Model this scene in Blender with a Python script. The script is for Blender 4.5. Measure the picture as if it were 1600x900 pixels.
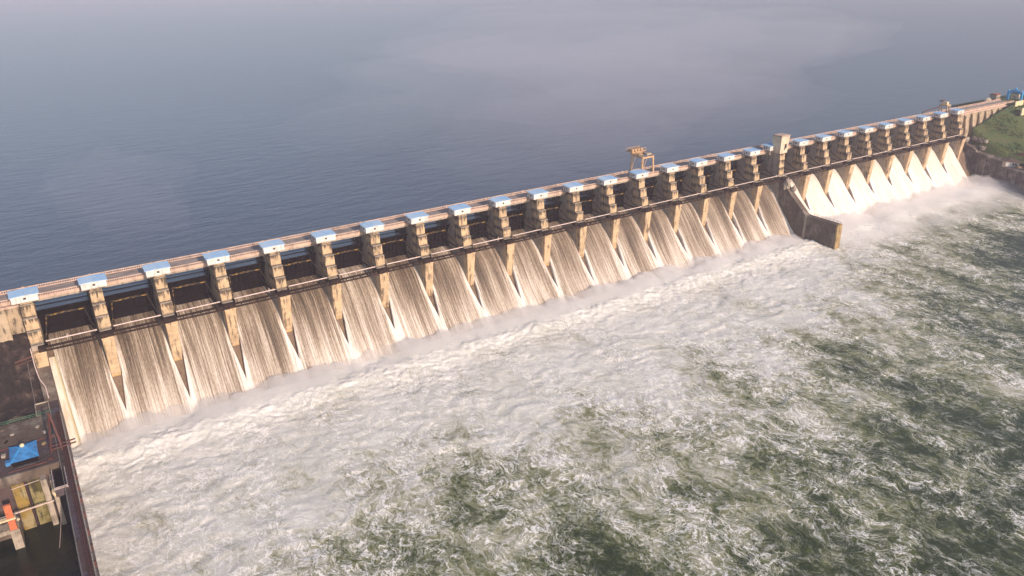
import bpy, bmesh, math, random
import numpy as np
from mathutils import Vector, Matrix

for o in list(bpy.data.objects):
    bpy.data.objects.remove(o)
scene = bpy.context.scene
COL = scene.collection
R = math.radians
rng = random.Random(7)

# ------------------------------------------------------------------ camera
cam_d = bpy.data.cameras.new('camera')
cam = bpy.data.objects.new('camera', cam_d)
COL.objects.link(cam)
cam_d.sensor_width = 36.0
cam_d.lens = 27.413
cam_d.clip_start = 1.0
cam_d.clip_end = 40000.0
_r = Vector((0.837585, -0.545969, -0.019208))
_u = Vector((0.222381, 0.308623, 0.924824))
_f = Vector((0.498997, 0.77889, -0.379911))
cam.matrix_world = Matrix(((_r.x, _u.x, -_f.x, 6.223), (_r.y, _u.y, -_f.y, -255.732),
                           (_r.z, _u.z, -_f.z, 85.509), (0, 0, 0, 1)))
scene.camera = cam

# ------------------------------------------------------------------ sky and sun
SUN_EL, SUN_AZ = R(22), R(5)          # azimuth measured from -Y (downstream) towards +X
sdir = Vector((math.sin(SUN_AZ) * math.cos(SUN_EL), -math.cos(SUN_AZ) * math.cos(SUN_EL), math.sin(SUN_EL)))
world = bpy.data.worlds.new('World')
scene.world = world
world.use_nodes = True
wt = world.node_tree
sky = wt.nodes.new('ShaderNodeTexSky')
sky.sky_type = 'NISHITA'
sky.sun_disc = False
sky.sun_elevation = SUN_EL
sky.sun_rotation = math.atan2(sdir.x, sdir.y)
sky.air_density = 1.0
sky.dust_density = 1.0
sky.ozone_density = 1.5
bg = wt.nodes['Background']
bg.inputs['Strength'].default_value = 0.11
wt.links.new(sky.outputs['Color'], bg.inputs['Color'])
sun_d = bpy.data.lights.new('sun', 'SUN')
sun_d.energy = 3.6
sun_d.angle = R(1.0)
sun_d.color = (1.0, 0.78, 0.62)
sun = bpy.data.objects.new('sun', sun_d)
COL.objects.link(sun)
sun.rotation_euler = sdir.to_track_quat('Z', 'Y').to_euler()
scene.view_settings.view_transform = 'Standard'
scene.view_settings.look = 'None'
scene.view_settings.gamma = 1.0
scene.view_settings.use_curve_mapping = False
scene.view_settings.exposure = 0.56
try:
    scene.cycles.volume_bounces = 3
    scene.cycles.max_bounces = 6
    scene.cycles.transparent_max_bounces = 8
except Exception:
    pass

# ------------------------------------------------------------------ helpers: shader nodes
class NT:
    def __init__(s, name):
        s.m = bpy.data.materials.new(name)
        s.m.use_nodes = True
        s.t = s.m.node_tree
        s.n = s.t.nodes
        s.b = s.n['Principled BSDF']
    def lk(s, a, b):
        s.t.links.new(a, b)
    def put(s, v, sock):
        if hasattr(v, 'is_output'):
            s.lk(v, sock)
        elif isinstance(v, (tuple, list)):
            sock.default_value = (*v, 1.0) if (len(v) == 3 and len(sock.default_value) == 4) else v
        else:
            sock.default_value = v
    def pos(s):
        return s.n.new('ShaderNodeNewGeometry').outputs['Position']
    def obj(s):
        return s.n.new('ShaderNodeTexCoord').outputs['Object']
    def attr(s, name, out='Fac'):
        a = s.n.new('ShaderNodeAttribute'); a.attribute_name = name
        return a.outputs[out]
    def vmath(s, op, a, b):
        n = s.n.new('ShaderNodeVectorMath'); n.operation = op
        s.put(a, n.inputs[0])
        if op == 'SCALE':
            s.put(b, n.inputs['Scale'])
        else:
            s.put(b, n.inputs[1])
        return n.outputs[0]
    def noise(s, vec, scale, detail=4, rough=0.55, typ='FBM', out=0, dist=0.0, lac=2.0):
        n = s.n.new('ShaderNodeTexNoise')
        n.noise_type = typ
        s.put(vec, n.inputs['Vector'])
        n.inputs['Scale'].default_value = scale
        n.inputs['Detail'].default_value = detail
        n.inputs['Roughness'].default_value = rough
        n.inputs['Lacunarity'].default_value = lac
        n.inputs['Distortion'].default_value = dist
        return n.outputs[out]
    def math(s, op, a, b=0.0, c=0.0, clamp=False):
        n = s.n.new('ShaderNodeMath'); n.operation = op; n.use_clamp = clamp
        s.put(a, n.inputs[0]); s.put(b, n.inputs[1]); s.put(c, n.inputs[2])
        return n.outputs[0]
    def smooth(s, v, a, b, lo=0.0, hi=1.0):
        n = s.n.new('ShaderNodeMapRange'); n.interpolation_type = 'SMOOTHSTEP'
        s.put(v, n.inputs[0])
        for k, x in enumerate((a, b, lo, hi)):
            n.inputs[k + 1].default_value = x
        return n.outputs[0]
    def mix(s, f, a, b, mode='MIX'):
        n = s.n.new('ShaderNodeMix'); n.data_type = 'RGBA'; n.blend_type = mode
        s.put(f, n.inputs[0]); s.put(a, n.inputs[6]); s.put(b, n.inputs[7])
        return n.outputs[2]
    def ramp(s, f, stops):
        n = s.n.new('ShaderNodeValToRGB')
        e = n.color_ramp.elements
        while len(e) < len(stops):
            e.new(0.5)
        for k, (p, c) in enumerate(stops):
            e[k].position = p; e[k].color = (*c, 1.0)
        s.put(f, n.inputs[0])
        return n.outputs[0]
    def sep(s, v):
        n = s.n.new('ShaderNodeSeparateXYZ'); s.put(v, n.inputs[0])
        return n.outputs
    def bump(s, h, strength=0.3, dist=0.1):
        n = s.n.new('ShaderNodeBump')
        n.inputs['Strength'].default_value = strength
        n.inputs['Distance'].default_value = dist
        s.put(h, n.inputs['Height'])
        s.lk(n.outputs[0], s.b.inputs['Normal'])
    def done(s, col, rough=0.8, metal=0.0, spec=None):
        s.put(col, s.b.inputs['Base Color'])
        s.put(rough, s.b.inputs['Roughness'])
        s.b.inputs['Metallic'].default_value = metal
        if spec is not None:
            s.b.inputs['Specular IOR Level'].default_value = spec
        return s.m

M = {}

def concrete(name, base, dark, stain=0.5, lines=True, ochre=None, rough=0.85, patch=None, drips=False):
    """weathered cast concrete: vertical run-off streaks, blotches, pour lines"""
    t = NT(name)
    P = t.pos()
    st = t.noise(t.vmath('MULTIPLY', P, (1.0, 1.0, 0.13)), 1.1, 5, 0.6)
    bl = t.noise(P, 0.35, 6, 0.65)
    fi = t.noise(P, 3.0, 4, 0.6)
    col = t.mix(t.smooth(bl, 0.3, 0.72), base, tuple(c * 0.72 for c in base))
    if patch:
        col = t.mix(t.smooth(t.noise(P, 0.16, 5, 0.6), 0.48, 0.62), col, patch)
    k = t.math('MULTIPLY', t.smooth(t.math('ADD', t.math('MULTIPLY', st, 0.7), t.math('MULTIPLY', bl, 0.3)), 0.5, 0.62), stain)
    col = t.mix(k, col, dark)
    col = t.mix(t.math('MULTIPLY', t.smooth(fi, 0.58, 0.75), stain * 0.6), col, dark)
    z = t.sep(P)[2]
    if lines:
        fr = t.math('FRACT', t.math('MULTIPLY', z, 0.62))
        ln = t.math('LESS_THAN', fr, 0.05)
        col = t.mix(t.math('MULTIPLY', ln, 0.35), col, dark)
    if drips:                       # black run-off hanging below each ledge
        fr = t.math('FRACT', t.math('MULTIPLY', t.math('ADD', z, 2.55), 1 / 3.75))
        dn = t.noise(t.vmath('MULTIPLY', P, (1.0, 1.0, 0.05)), 1.7, 4, 0.65)
        kk = t.smooth(t.math('ADD', dn, t.math('MULTIPLY', fr, 0.42)), 0.70, 0.83)
        kk = t.math('MULTIPLY', kk, t.smooth(z, -15.0, -14.0))
        col = t.mix(t.math('MULTIPLY', kk, 0.9), col, dark)
    if ochre:
        zz = t.math('ADD', z, t.math('MULTIPLY', bl, 3.0))
        col = t.mix(t.math('MULTIPLY', t.smooth(zz, -27.3, -29.0), 0.6), col, ochre)
    t.bump(t.math('ADD', fi, t.math('MULTIPLY', bl, 2.0)), 0.5, 0.08)
    M[name] = t.done(col, rough)

def plain(name, col, rough=0.6, metal=0.0, var=0.25, scale=1.5, spec=None):
    t = NT(name)
    n = t.noise(t.pos(), scale, 5, 0.6)
    c = t.mix(t.smooth(n, 0.3, 0.7), tuple(x * (1 - var) for x in col), tuple(min(1, x * (1 + var * 0.5)) for x in col))
    M[name] = t.done(c, rough, metal, spec)

def rusty(name, col, rust, amount=0.5, rough=0.6, metal=0.3, spec=None):
    t = NT(name)
    P = t.pos()
    n = t.noise(P, 1.2, 6, 0.65)
    c = t.mix(t.smooth(n, 0.62 - 0.25 * amount, 0.68), col, rust)
    t.bump(n, 0.3, 0.03)
    M[name] = t.done(c, rough, metal, spec)

concrete('pier_concrete', (0.56, 0.405, 0.245), (0.045, 0.033, 0.025), 0.75, ochre=(0.42, 0.26, 0.06), drips=True)
concrete('tan_concrete', (0.36, 0.255, 0.12), (0.07, 0.05, 0.035), 0.6)
concrete('pier_side', (0.39, 0.33, 0.265), (0.06, 0.05, 0.042), 0.6)
concrete('dark_concrete', (0.105, 0.078, 0.06), (0.03, 0.024, 0.02), 0.7, patch=(0.17, 0.13, 0.10))
concrete('glacis_concrete', (0.19, 0.13, 0.085), (0.05, 0.035, 0.028), 0.5, lines=False)
concrete('wall_concrete', (0.125, 0.092, 0.07), (0.045, 0.036, 0.03), 0.75, patch=(0.20, 0.165, 0.135))
concrete('abutment_concrete', (0.12, 0.10, 0.09), (0.035, 0.03, 0.028), 0.85, patch=(0.26, 0.22, 0.19))
concrete('buttress_concrete', (0.44, 0.34, 0.23), (0.05, 0.04, 0.03), 0.95, lines=False)
concrete('mossy_concrete', (0.30, 0.20, 0.045), (0.035, 0.03, 0.012), 0.95, patch=(0.30, 0.25, 0.13))
concrete('olive_concrete', (0.11, 0.09, 0.02), (0.03, 0.026, 0.012), 0.9, patch=(0.26, 0.22, 0.10))
concrete('pale_concrete', (0.42, 0.36, 0.29), (0.10, 0.075, 0.06), 0.6)
concrete('parapet_concrete', (0.60, 0.43, 0.335), (0.22, 0.15, 0.115), 0.5, lines=False)
concrete('deck_concrete', (0.090, 0.058, 0.055), (0.025, 0.020, 0.024), 0.85, lines=False, patch=(0.085, 0.072, 0.10))
concrete('hut_wall', (0.74, 0.70, 0.66), (0.30, 0.24, 0.20), 0.35, lines=False, rough=0.6)
concrete('tower_wall', (0.66, 0.54, 0.40), (0.22, 0.17, 0.12), 0.5, lines=False)
def make_roof():
    t = NT('hut_roof')
    oi = t.n.new('ShaderNodeObjectInfo')
    Pn = t.pos()
    n = t.noise(Pn, 0.7, 6, 0.65)
    c = t.mix(oi.outputs['Random'], (0.30, 0.51, 0.75), (0.46, 0.62, 0.78))
    c = t.mix(t.smooth(n, 0.50, 0.68), c, (0.52, 0.62, 0.70))
    c = t.mix(t.math('MULTIPLY', t.smooth(t.noise(Pn, 1.6, 5, 0.7), 0.62, 0.70), 0.7), c, (0.22, 0.13, 0.08))
    M['hut_roof'] = t.done(c, 0.6, 0.0, 0.12)
make_roof()
plain('window_dark', (0.025, 0.022, 0.022), 0.25)
plain('frame_grey', (0.30, 0.27, 0.25), 0.6)
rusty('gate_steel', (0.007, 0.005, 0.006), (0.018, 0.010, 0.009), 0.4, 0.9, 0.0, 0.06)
rusty('walkway_steel', (0.022, 0.016, 0.016), (0.075, 0.038, 0.022), 0.6, 0.85, 0.0, 0.1)
rusty('red_steel', (0.10, 0.035, 0.03), (0.045, 0.024, 0.02), 0.5, 0.6, 0.0)
rusty('crane_paint', (0.52, 0.34, 0.19), (0.26, 0.14, 0.08), 0.5, 0.5, 0.0)
rusty('orange_paint', (0.58, 0.16, 0.07), (0.30, 0.09, 0.045), 0.6, 0.55, 0.0)
plain('pipe_pale', (0.62, 0.50, 0.46), 0.55)
plain('green_paint', (0.05, 0.14, 0.09), 0.5)
plain('tarp_blue', (0.055, 0.25, 0.56), 0.6, 0.0, 0.4, 0.7)
plain('cream', (0.72, 0.58, 0.36), 0.6)
plain('arch_blue', (0.03, 0.36, 0.72), 0.5, 0.0, 0.15)
plain('tile_red', (0.26, 0.10, 0.07), 0.8, 0.0, 0.35)
plain('cable', (0.22, 0.19, 0.17), 0.6)
plain('black_pipe', (0.035, 0.03, 0.028), 0.6)
plain('white_paint', (0.72, 0.68, 0.62), 0.6)
plain('bark', (0.07, 0.05, 0.035), 0.9)
plain('leaf_dark', (0.035, 0.055, 0.02), 0.8, 0.0, 0.5, 0.6)
plain('brown_roof', (0.12, 0.075, 0.06), 0.85, 0.0, 0.4)

def make_yellow_arm():
    t = NT('hazard_steel')
    P = t.obj()
    n = t.noise(P, 0.9, 4, 0.6)
    w = t.noise(P, 0.7, 1, 0.5)
    c = t.mix(t.smooth(w, 0.52, 0.55), (0.012, 0.010, 0.010), (0.28, 0.16, 0.025))
    c = t.mix(t.smooth(n, 0.46, 0.56), c, (0.03, 0.02, 0.015))
    M['hazard_steel'] = t.done(c, 0.6)
make_yellow_arm()

def make_road():
    t = NT('road_surface')
    P = t.pos()
    n = t.noise(t.vmath('MULTIPLY', P, (0.35, 1.0, 1.0)), 0.6, 6, 0.65)
    f = t.noise(P, 4.0, 3, 0.6)
    c = t.ramp(n, [(0.3, (0.16, 0.135, 0.125)), (0.5, (0.30, 0.25, 0.22)), (0.7, (0.42, 0.34, 0.29))])
    t.bump(f, 0.3, 0.02)
    M['road_surface'] = t.done(c, 0.9)
make_road()

def make_rock():
    t = NT('rock')
    P = t.pos()
    n = t.noise(P, 0.4, 8, 0.68)
    c = t.ramp(n, [(0.34, (0.006, 0.004, 0.004)), (0.5, (0.018, 0.012, 0.011)), (0.60, (0.045, 0.030, 0.025)), (0.74, (0.14, 0.105, 0.09))])
    t.bump(n, 0.9, 0.6)
    M['rock'] = t.done(c, 0.95)
make_rock()

def make_grass():
    t = NT('grass')
    P = t.pos()
    a = t.noise(P, 0.07, 6, 0.65)
    b = t.noise(P, 0.8, 6, 0.7)
    c = t.mix(t.smooth(a, 0.38, 0.6), (0.045, 0.092, 0.018), (0.085, 0.118, 0.030))
    c = t.mix(t.smooth(b, 0.55, 0.75), c, (0.14, 0.115, 0.055))
    c = t.mix(t.smooth(b, 0.42, 0.28), c, (0.04, 0.062, 0.015))
    c = t.mix(t.math('MULTIPLY', t.smooth(t.noise(t.vmath('MULTIPLY', P, (1, 1, 2.5)), 0.22, 5, 0.7), 0.5, 0.6), 0.55), c, (0.125, 0.10, 0.05))
    t.bump(b, 1.0, 1.2)
    M['grass'] = t.done(c, 0.95)
make_grass()

def make_reservoir():
    t = NT('reservoir_water')
    P = t.pos()
    w = t.noise(P, 0.01, 3, 0.5, out=1)
    Pw = t.vmath('ADD', P, t.vmath('SCALE', w, 14.0))
    v = t.vmath('MULTIPLY', Pw, (0.42, 1.0, 1.0))
    n1 = t.noise(v, 0.16, 5, 0.55)
    n2 = t.noise(v, 0.75, 3, 0.5)
    big = t.noise(P, 0.03, 3, 0.5)
    h = t.math('ADD', t.math('MULTIPLY', n1, 1.0), t.math('MULTIPLY', n2, 0.22))
    t.bump(h, 0.42, 1.0)
    c = t.mix(big, (0.050, 0.060, 0.090), (0.055, 0.064, 0.094))
    m = t.done(c, 0.26)
    t.b.inputs['IOR'].default_value = 1.33
    M['reservoir_water'] = m
make_reservoir()

def make_foam():
    t = NT('foaming_water')
    P = t.pos()
    F = t.attr('foam')
    H = t.attr('crest')
    w1 = t.vmath('SUBTRACT', t.noise(P, 0.05, 3, 0.55, out=1), (0.5, 0.5, 0.5))
    w2 = t.vmath('SUBTRACT', t.noise(P, 0.25, 3, 0.6, out=1), (0.5, 0.5, 0.5))
    Q = t.vmath('ADD', P, t.vmath('SCALE', w1, 13.0))
    Q = t.vmath('ADD', Q, t.vmath('SCALE', w2, 4.0))
    Q = t.vmath('MULTIPLY', Q, (1.0, 0.62, 0.0))
    big = t.noise(Q, 0.045, 6, 0.6)
    mid = t.noise(Q, 0.17, 7, 0.62)
    def ridge(sc, det, p, V):
        n = t.noise(V, sc, det, 0.55)
        a = t.math('ABSOLUTE', t.math('SUBTRACT', n, 0.5))
        return t.smooth(a, p, 0.0)
    Q2 = t.vmath('ADD', Q, (71.0, 33.0, 5.0))
    Q3 = t.vmath('ADD', Q, (-40.0, 93.0, 5.0))
    r1 = ridge(0.24, 5, 0.024, Q)
    r2 = ridge(0.55, 4, 0.032, Q2)
    r3 = ridge(1.1, 3, 0.045, Q3)
    v = t.math('ADD', t.math('MULTIPLY', t.math('SUBTRACT', big, 0.5), 1.5), t.math('MULTIPLY', t.math('SUBTRACT', mid, 0.5), 1.25))
    tex = t.noise(Q, 0.75, 9, 0.78)
    v = t.math('ADD', v, t.math('MULTIPLY', t.math('SUBTRACT', tex, 0.5), 1.5))
    base = t.math('ADD', t.math('ADD', v, F), t.math('MULTIPLY', H, 0.14))
    fil = t.math('ADD', t.math('MULTIPLY', r1, 0.95), t.math('ADD', t.math('MULTIPLY', r2, 0.75), t.math('MULTIPLY', r3, 0.40)))
    gate = t.smooth(t.math('ADD', base, t.math('MULTIPLY', t.math('SUBTRACT', mid, 0.5), 1.6)), -0.25, 0.75, 0.06, 1.0)
    drift = t.smooth(t.noise(t.vmath('MULTIPLY', P, (0.06, 0.016, 0.0)), 1.0, 3, 0.55), 0.36, 0.62, 0.4, 1.25)
    fm = t.math('MULTIPLY', t.math('MULTIPLY', fil, drift), gate, clamp=True)
    col = t.ramp(t.math('MULTIPLY', base, 0.72), [(0.0, (0.030, 0.046, 0.015)), (0.17, (0.092, 0.112, 0.038)), (0.31, (0.22, 0.23, 0.115)),
                        (0.46, (0.44, 0.43, 0.32)), (0.60, (0.62, 0.61, 0.53)), (0.92, (0.775, 0.765, 0.70))])
    col = t.mix(fm, col, (0.97, 0.945, 0.89))
    tot = t.math('ADD', base, fm)
    rough = t.smooth(tot, 0.15, 0.8, 0.22, 0.8)
    hh = t.math('ADD', t.math('MULTIPLY', tot, 0.4), t.math('MULTIPLY', t.noise(P, 1.1, 4, 0.65), 0.6))
    t.bump(hh, 0.36, 0.5)
    m = t.done(col, rough)
    t.b.inputs['IOR'].default_value = 1.33
    t.b.inputs['Specular IOR Level'].default_value = 0.25
    M['foaming_water'] = m
make_foam()

def make_chute(name, white):
    t = NT(name)
    fl = t.attr('flow', 'Vector')
    ed = t.attr('edge')
    dn = t.attr('down')
    s1 = t.noise(t.vmath('MULTIPLY', fl, (1.9, 0.03, 1.0)), 1.0, 5, 0.75)
    s2 = t.noise(t.vmath('MULTIPLY', fl, (0.35, 0.012, 1.0)), 1.0, 3, 0.6)
    sp = t.noise(t.vmath('MULTIPLY', fl, (2.6, 0.8, 1.0)), 1.0, 5, 0.75)
    lump = t.noise(t.vmath('MULTIPLY', fl, (0.30, 0.07, 1.0)), 1.0, 5, 0.6)
    s3 = t.noise(t.vmath('MULTIPLY', fl, (3.6, 0.035, 1.0)), 1.0, 4, 0.7)
    v = t.math('ADD', t.math('MULTIPLY', s1, 0.60), t.math('ADD', t.math('MULTIPLY', s2, 0.40), t.math('ADD', t.math('MULTIPLY', sp, 0.30), t.math('MULTIPLY', s3, 0.56))))
    v = t.math('SUBTRACT', v, 0.47)
    v = t.math('ADD', v, t.math('MULTIPLY', t.math('SUBTRACT', t.noise(t.vmath('MULTIPLY', fl, (0.09, 0.02, 1.0)), 1.0, 2, 0.5), 0.5), 0.35))
    el = t.math('ADD', ed, t.math('MULTIPLY', dn, 0.26))
    el = t.math('ADD', el, t.math('MULTIPLY', t.math('SUBTRACT', s1, 0.5), 0.5))
    el = t.math('ADD', el, t.math('MULTIPLY', t.math('SUBTRACT', lump, 0.5), 0.35))
    v = t.math('ADD', t.math('MULTIPLY', t.math('SUBTRACT', v, 0.47), 1.25), 0.57)
    v = t.math('ADD', v, t.math('MULTIPLY', t.smooth(el, 0.86, 1.22), 0.36))
    v = t.math('ADD', v, t.smooth(dn, 0.40, 0.95, -0.13, 0.05))
    if white:
        v = t.math('ADD', t.math('MULTIPLY', v, 0.22), t.math('ADD', t.math('MULTIPLY', lump, 0.28), 0.46))
    c = t.ramp(v, [(0.26, (0.045, 0.032, 0.022)), (0.40, (0.17, 0.125, 0.085)), (0.50, (0.32, 0.255, 0.19)),
                   (0.62, (0.56, 0.48, 0.40)), (0.80, (0.82, 0.77, 0.71))])
    t.bump(v, 0.7 if not white else 0.3, 0.7)
    M[name] = t.done(c, 0.55 if not white else 0.7)
make_chute('falling_water', False)
make_chute('white_falling_water', True)

def volume(name, col, dens, aniso=0.0):
    m = bpy.data.materials.new(name)
    m.use_nodes = True
    nt = m.node_tree
    nt.nodes.remove(nt.nodes['Principled BSDF'])
    v = nt.nodes.new('ShaderNodeVolumePrincipled')
    v.inputs['Color'].default_value = (*col, 1)
    v.inputs['Density'].default_value = dens
    v.inputs['Anisotropy'].default_value = aniso
    v.inputs['Density Attribute'].default_value = ''
    v.inputs['Temperature Attribute'].default_value = ''
    nt.links.new(v.outputs[0], nt.nodes['Material Output'].inputs['Volume'])
    M[name] = m
volume('haze_air', (0.90, 0.83, 0.97), 0.0002)
volume('wisp_air', (0.92, 0.86, 0.97), 0.0008)
volume('thin_spray_air', (0.995, 0.99, 0.995), 0.085)
volume('spray_air', (0.995, 0.99, 0.995), 0.24)

# ------------------------------------------------------------------ helpers: meshes
class MB:
    def __init__(s):
        s.v = []; s.f = []
    def quad_hexa(s, p):              # 8 corners: 0-3 bottom ring (ccw), 4-7 top ring
        b = len(s.v); s.v += [tuple(q) for q in p]
        for f in ((3, 2, 1, 0), (4, 5, 6, 7), (0, 1, 5, 4), (1, 2, 6, 5), (2, 3, 7, 6), (3, 0, 4, 7)):
            s.f.append(tuple(b + k for k in f))
        return s
    def box(s, x0, x1, y0, y1, z0, z1):
        return s.quad_hexa([(x0, y0, z0), (x1, y0, z0), (x1, y1, z0), (x0, y1, z0),
                            (x0, y0, z1), (x1, y0, z1), (x1, y1, z1), (x0, y1, z1)])
    def prism(s, prof, x0, x1):       # polygon (y,z) extruded along X
        n = len(prof); b = len(s.v)
        s.v += [(x0, y, z) for y, z in prof] + [(x1, y, z) for y, z in prof]
        s.f.append(tuple(b + k for k in range(n)))
        s.f.append(tuple(b + n + k for k in reversed(range(n))))
        for k in range(n):
            j = (k + 1) % n
            s.f.append((b + k, b + n + k, b + n + j, b + j))
        return s
    def bar(s, a, c, w, h=None):      # square bar between two points
        a = Vector(a); c = Vector(c); d = (c - a).normalized(); h = h or w
        side = d.cross(Vector((0, 0, 1)))
        if side.length < 1e-3:
            side = Vector((1, 0, 0))
        side.normalize(); up = side.cross(d)
        q = []
        for e in (a, c):
            q.append([e - side * w / 2 - up * h / 2, e + side * w / 2 - up * h / 2,
                      e + side * w / 2 + up * h / 2, e - side * w / 2 + up * h / 2])
        return s.quad_hexa(q[0] + q[1])
    def tube(s, pts, r, n=6):
        pts = [Vector(q) for q in pts]; b = len(s.v)
        for k, q in enumerate(pts):
            d = (pts[min(k + 1, len(pts) - 1)] - pts[max(k - 1, 0)]).normalized()
            side = d.cross(Vector((0, 0, 1)))
            if side.length < 1e-3:
                side = Vector((1, 0, 0))
            side.normalize(); up = side.cross(d)
            for j in range(n):
                a = 2 * math.pi * j / n
                s.v.append(tuple(q + side * math.cos(a) * r + up * math.sin(a) * r))
        for k in range(len(pts) - 1):
            for j in range(n):
                jj = (j + 1) % n
                s.f.append((b + k * n + j, b + k * n + jj, b + (k + 1) * n + jj, b + (k + 1) * n + j))
        s.f.append(tuple(b + j for j in reversed(range(n))))
        s.f.append(tuple(b + (len(pts) - 1) * n + j for j in range(n)))
        return s
    def mesh(s, name, bevel=0.0, smooth=False):
        me = bpy.data.meshes.new(name)
        me.from_pydata(s.v, [], s.f)
        bm = bmesh.new(); bm.from_mesh(me)
        bmesh.ops.recalc_face_normals(bm, faces=bm.faces)
        if bevel:
            bmesh.ops.bevel(bm, geom=list(bm.edges), offset=bevel, segments=1, affect='EDGES')
        bm.to_mesh(me); bm.free()
        if smooth:
            me.polygons.foreach_set('use_smooth', [True] * len(me.polygons))
        return me
    def build(s, name, mat, parent=None, bevel=0.0, smooth=False):
        return obj(name, s.mesh(name, bevel, smooth), mat, parent)

def obj(name, me, mat=None, parent=None):
    if mat and not me.materials:
        me.materials.append(M[mat])
    o = bpy.data.objects.new(name, me)
    COL.objects.link(o)
    if parent:
        o.parent = parent
    return o

def tag(o, label=None, cat=None, group=None, kind=None):
    for k, v in (('label', label), ('category', cat), ('group', group), ('kind', kind)):
        if v:
            o[k] = v
    return o

def thing(name, label, cat, loc=(0, 0, 0), group=None):
    o = bpy.data.objects.new(name, None)
    COL.objects.link(o)
    o.location = loc
    o.empty_display_size = 0.5
    return tag(o, label, cat, group)

def copy_tree(o, parent=None):
    c = o.copy(); COL.objects.link(c); c.parent = parent
    for ch in list(o.children):
        copy_tree(ch, c)
    return c

def grid_mesh(name, X, Y, Z, mat, smooth=True):
    ny, nx = X.shape
    me = bpy.data.meshes.new(name)
    co = np.stack([X, Y, Z], -1).reshape(-1, 3).astype(np.float32)
    idx = np.arange(ny * nx).reshape(ny, nx)
    q = np.stack([idx[:-1, :-1], idx[:-1, 1:], idx[1:, 1:], idx[1:, :-1]], -1).reshape(-1, 4)
    me.vertices.add(len(co)); me.vertices.foreach_set('co', co.ravel())
    me.loops.add(q.size); me.loops.foreach_set('vertex_index', q.ravel().astype(np.int32))
    me.polygons.add(len(q))
    me.polygons.foreach_set('loop_start', np.arange(0, q.size, 4, dtype=np.int32))
    me.update(calc_edges=True)
    if smooth:
        me.polygons.foreach_set('use_smooth', np.ones(len(q), dtype=bool))
    me.materials.append(M[mat])
    return me

def add_attr(me, name, arr):
    a = me.attributes.new(name, 'FLOAT', 'POINT')
    a.data.foreach_set('value', np.asarray(arr, np.float32).ravel())

# gradient noise in numpy -----------------------------------------------------------
_perm = np.random.RandomState(11).permutation(4096)
def _hash(ix, iy, seed):
    return _perm[(_perm[(ix + seed * 131) & 4095] + iy) & 4095]
def perlin(x, y, seed=0):
    xi = np.floor(x).astype(np.int64); yi = np.floor(y).astype(np.int64)
    xf = x - xi; yf = y - yi
    u = xf * xf * xf * (xf * (xf * 6 - 15) + 10); v = yf * yf * yf * (yf * (yf * 6 - 15) + 10)
    def g(ix, iy, dx, dy):
        a = _hash(ix, iy, seed) * (2 * np.pi / 4096.0)
        return np.cos(a) * dx + np.sin(a) * dy
    n00 = g(xi, yi, xf, yf); n10 = g(xi + 1, yi, xf - 1, yf)
    n01 = g(xi, yi + 1, xf, yf - 1); n11 = g(xi + 1, yi + 1, xf - 1, yf - 1)
    return ((n00 * (1 - u) + n10 * u) * (1 - v) + (n01 * (1 - u) + n11 * u) * v) * 1.5
def fbm(x, y, oct=4, seed=0, gain=0.5, fn=None):
    s = 0; a = 1.0; t = 0
    for k in range(oct):
        n = perlin(x * 2 ** k, y * 2 ** k, seed + k)
        s = s + a * (fn(n) if fn else n); t += a; a *= gain
    return s / t
def sstep(x, a, b):
    t = np.clip((x - a) / (b - a), 0, 1)
    return t * t * (3 - 2 * t)

ORD = ['zeroth', 'first', 'second', 'third', 'fourth', 'fifth', 'sixth', 'seventh', 'eighth', 'ninth', 'tenth', 'eleventh', 'twelfth']
P = 18.3
NP = 28
Z_RES, Z_TAIL = -8.9, -43.0

def where_pier(i):
    if i == 0: return 'leftmost of the row'
    if i <= 8: return f'{ORD[i + 1]} from the left end'
    if i <= 17: return f'{ORD[18 - i]} to the left of the concrete tower'
    if i == 18: return 'at the concrete tower'
    if i <= 22: return f'{ORD[i - 18]} to the right of the concrete tower'
    if i < 27: return f'{ORD[28 - i]} from the right end'
    return 'rightmost of the row'
def where_bay(i):
    if i == 0: return 'leftmost of the row'
    if i <= 8: return f'{ORD[i + 1]} bay from the left end'
    if i <= 17: return f'{ORD[18 - i]} bay left of the concrete tower'
    if i <= 22: return f'{ORD[i - 17]} bay right of the concrete tower'
    if i < 26: return f'{ORD[27 - i]} bay from the right end'
    return 'rightmost of the row'

# ================================================================== THE SETTING
# ground sheet far below the waters, out to the horizon
g = MB(); g.v = [(-9000, -9000, -47.5), (11000, -9000, -47.5), (11000, 0, -47.5), (-9000, 0, -47.5)]; g.f = [(0, 1, 2, 3)]
tag(g.build('ground', 'rock'), kind='structure')

# reservoir behind the dam
xs = np.concatenate([np.linspace(-9000, -200, 12), np.linspace(-100, 800, 40), np.linspace(1000, 11000, 14)])
ys = np.concatenate([[5.7], np.linspace(20, 800, 30), np.linspace(1000, 12000, 14)])
GX, GY = np.meshgrid(xs, ys)
o = obj('reservoir_water', grid_mesh('reservoir_water', GX, GY, np.full_like(GX, Z_RES), 'reservoir_water'))
tag(o, kind='structure')

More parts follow.
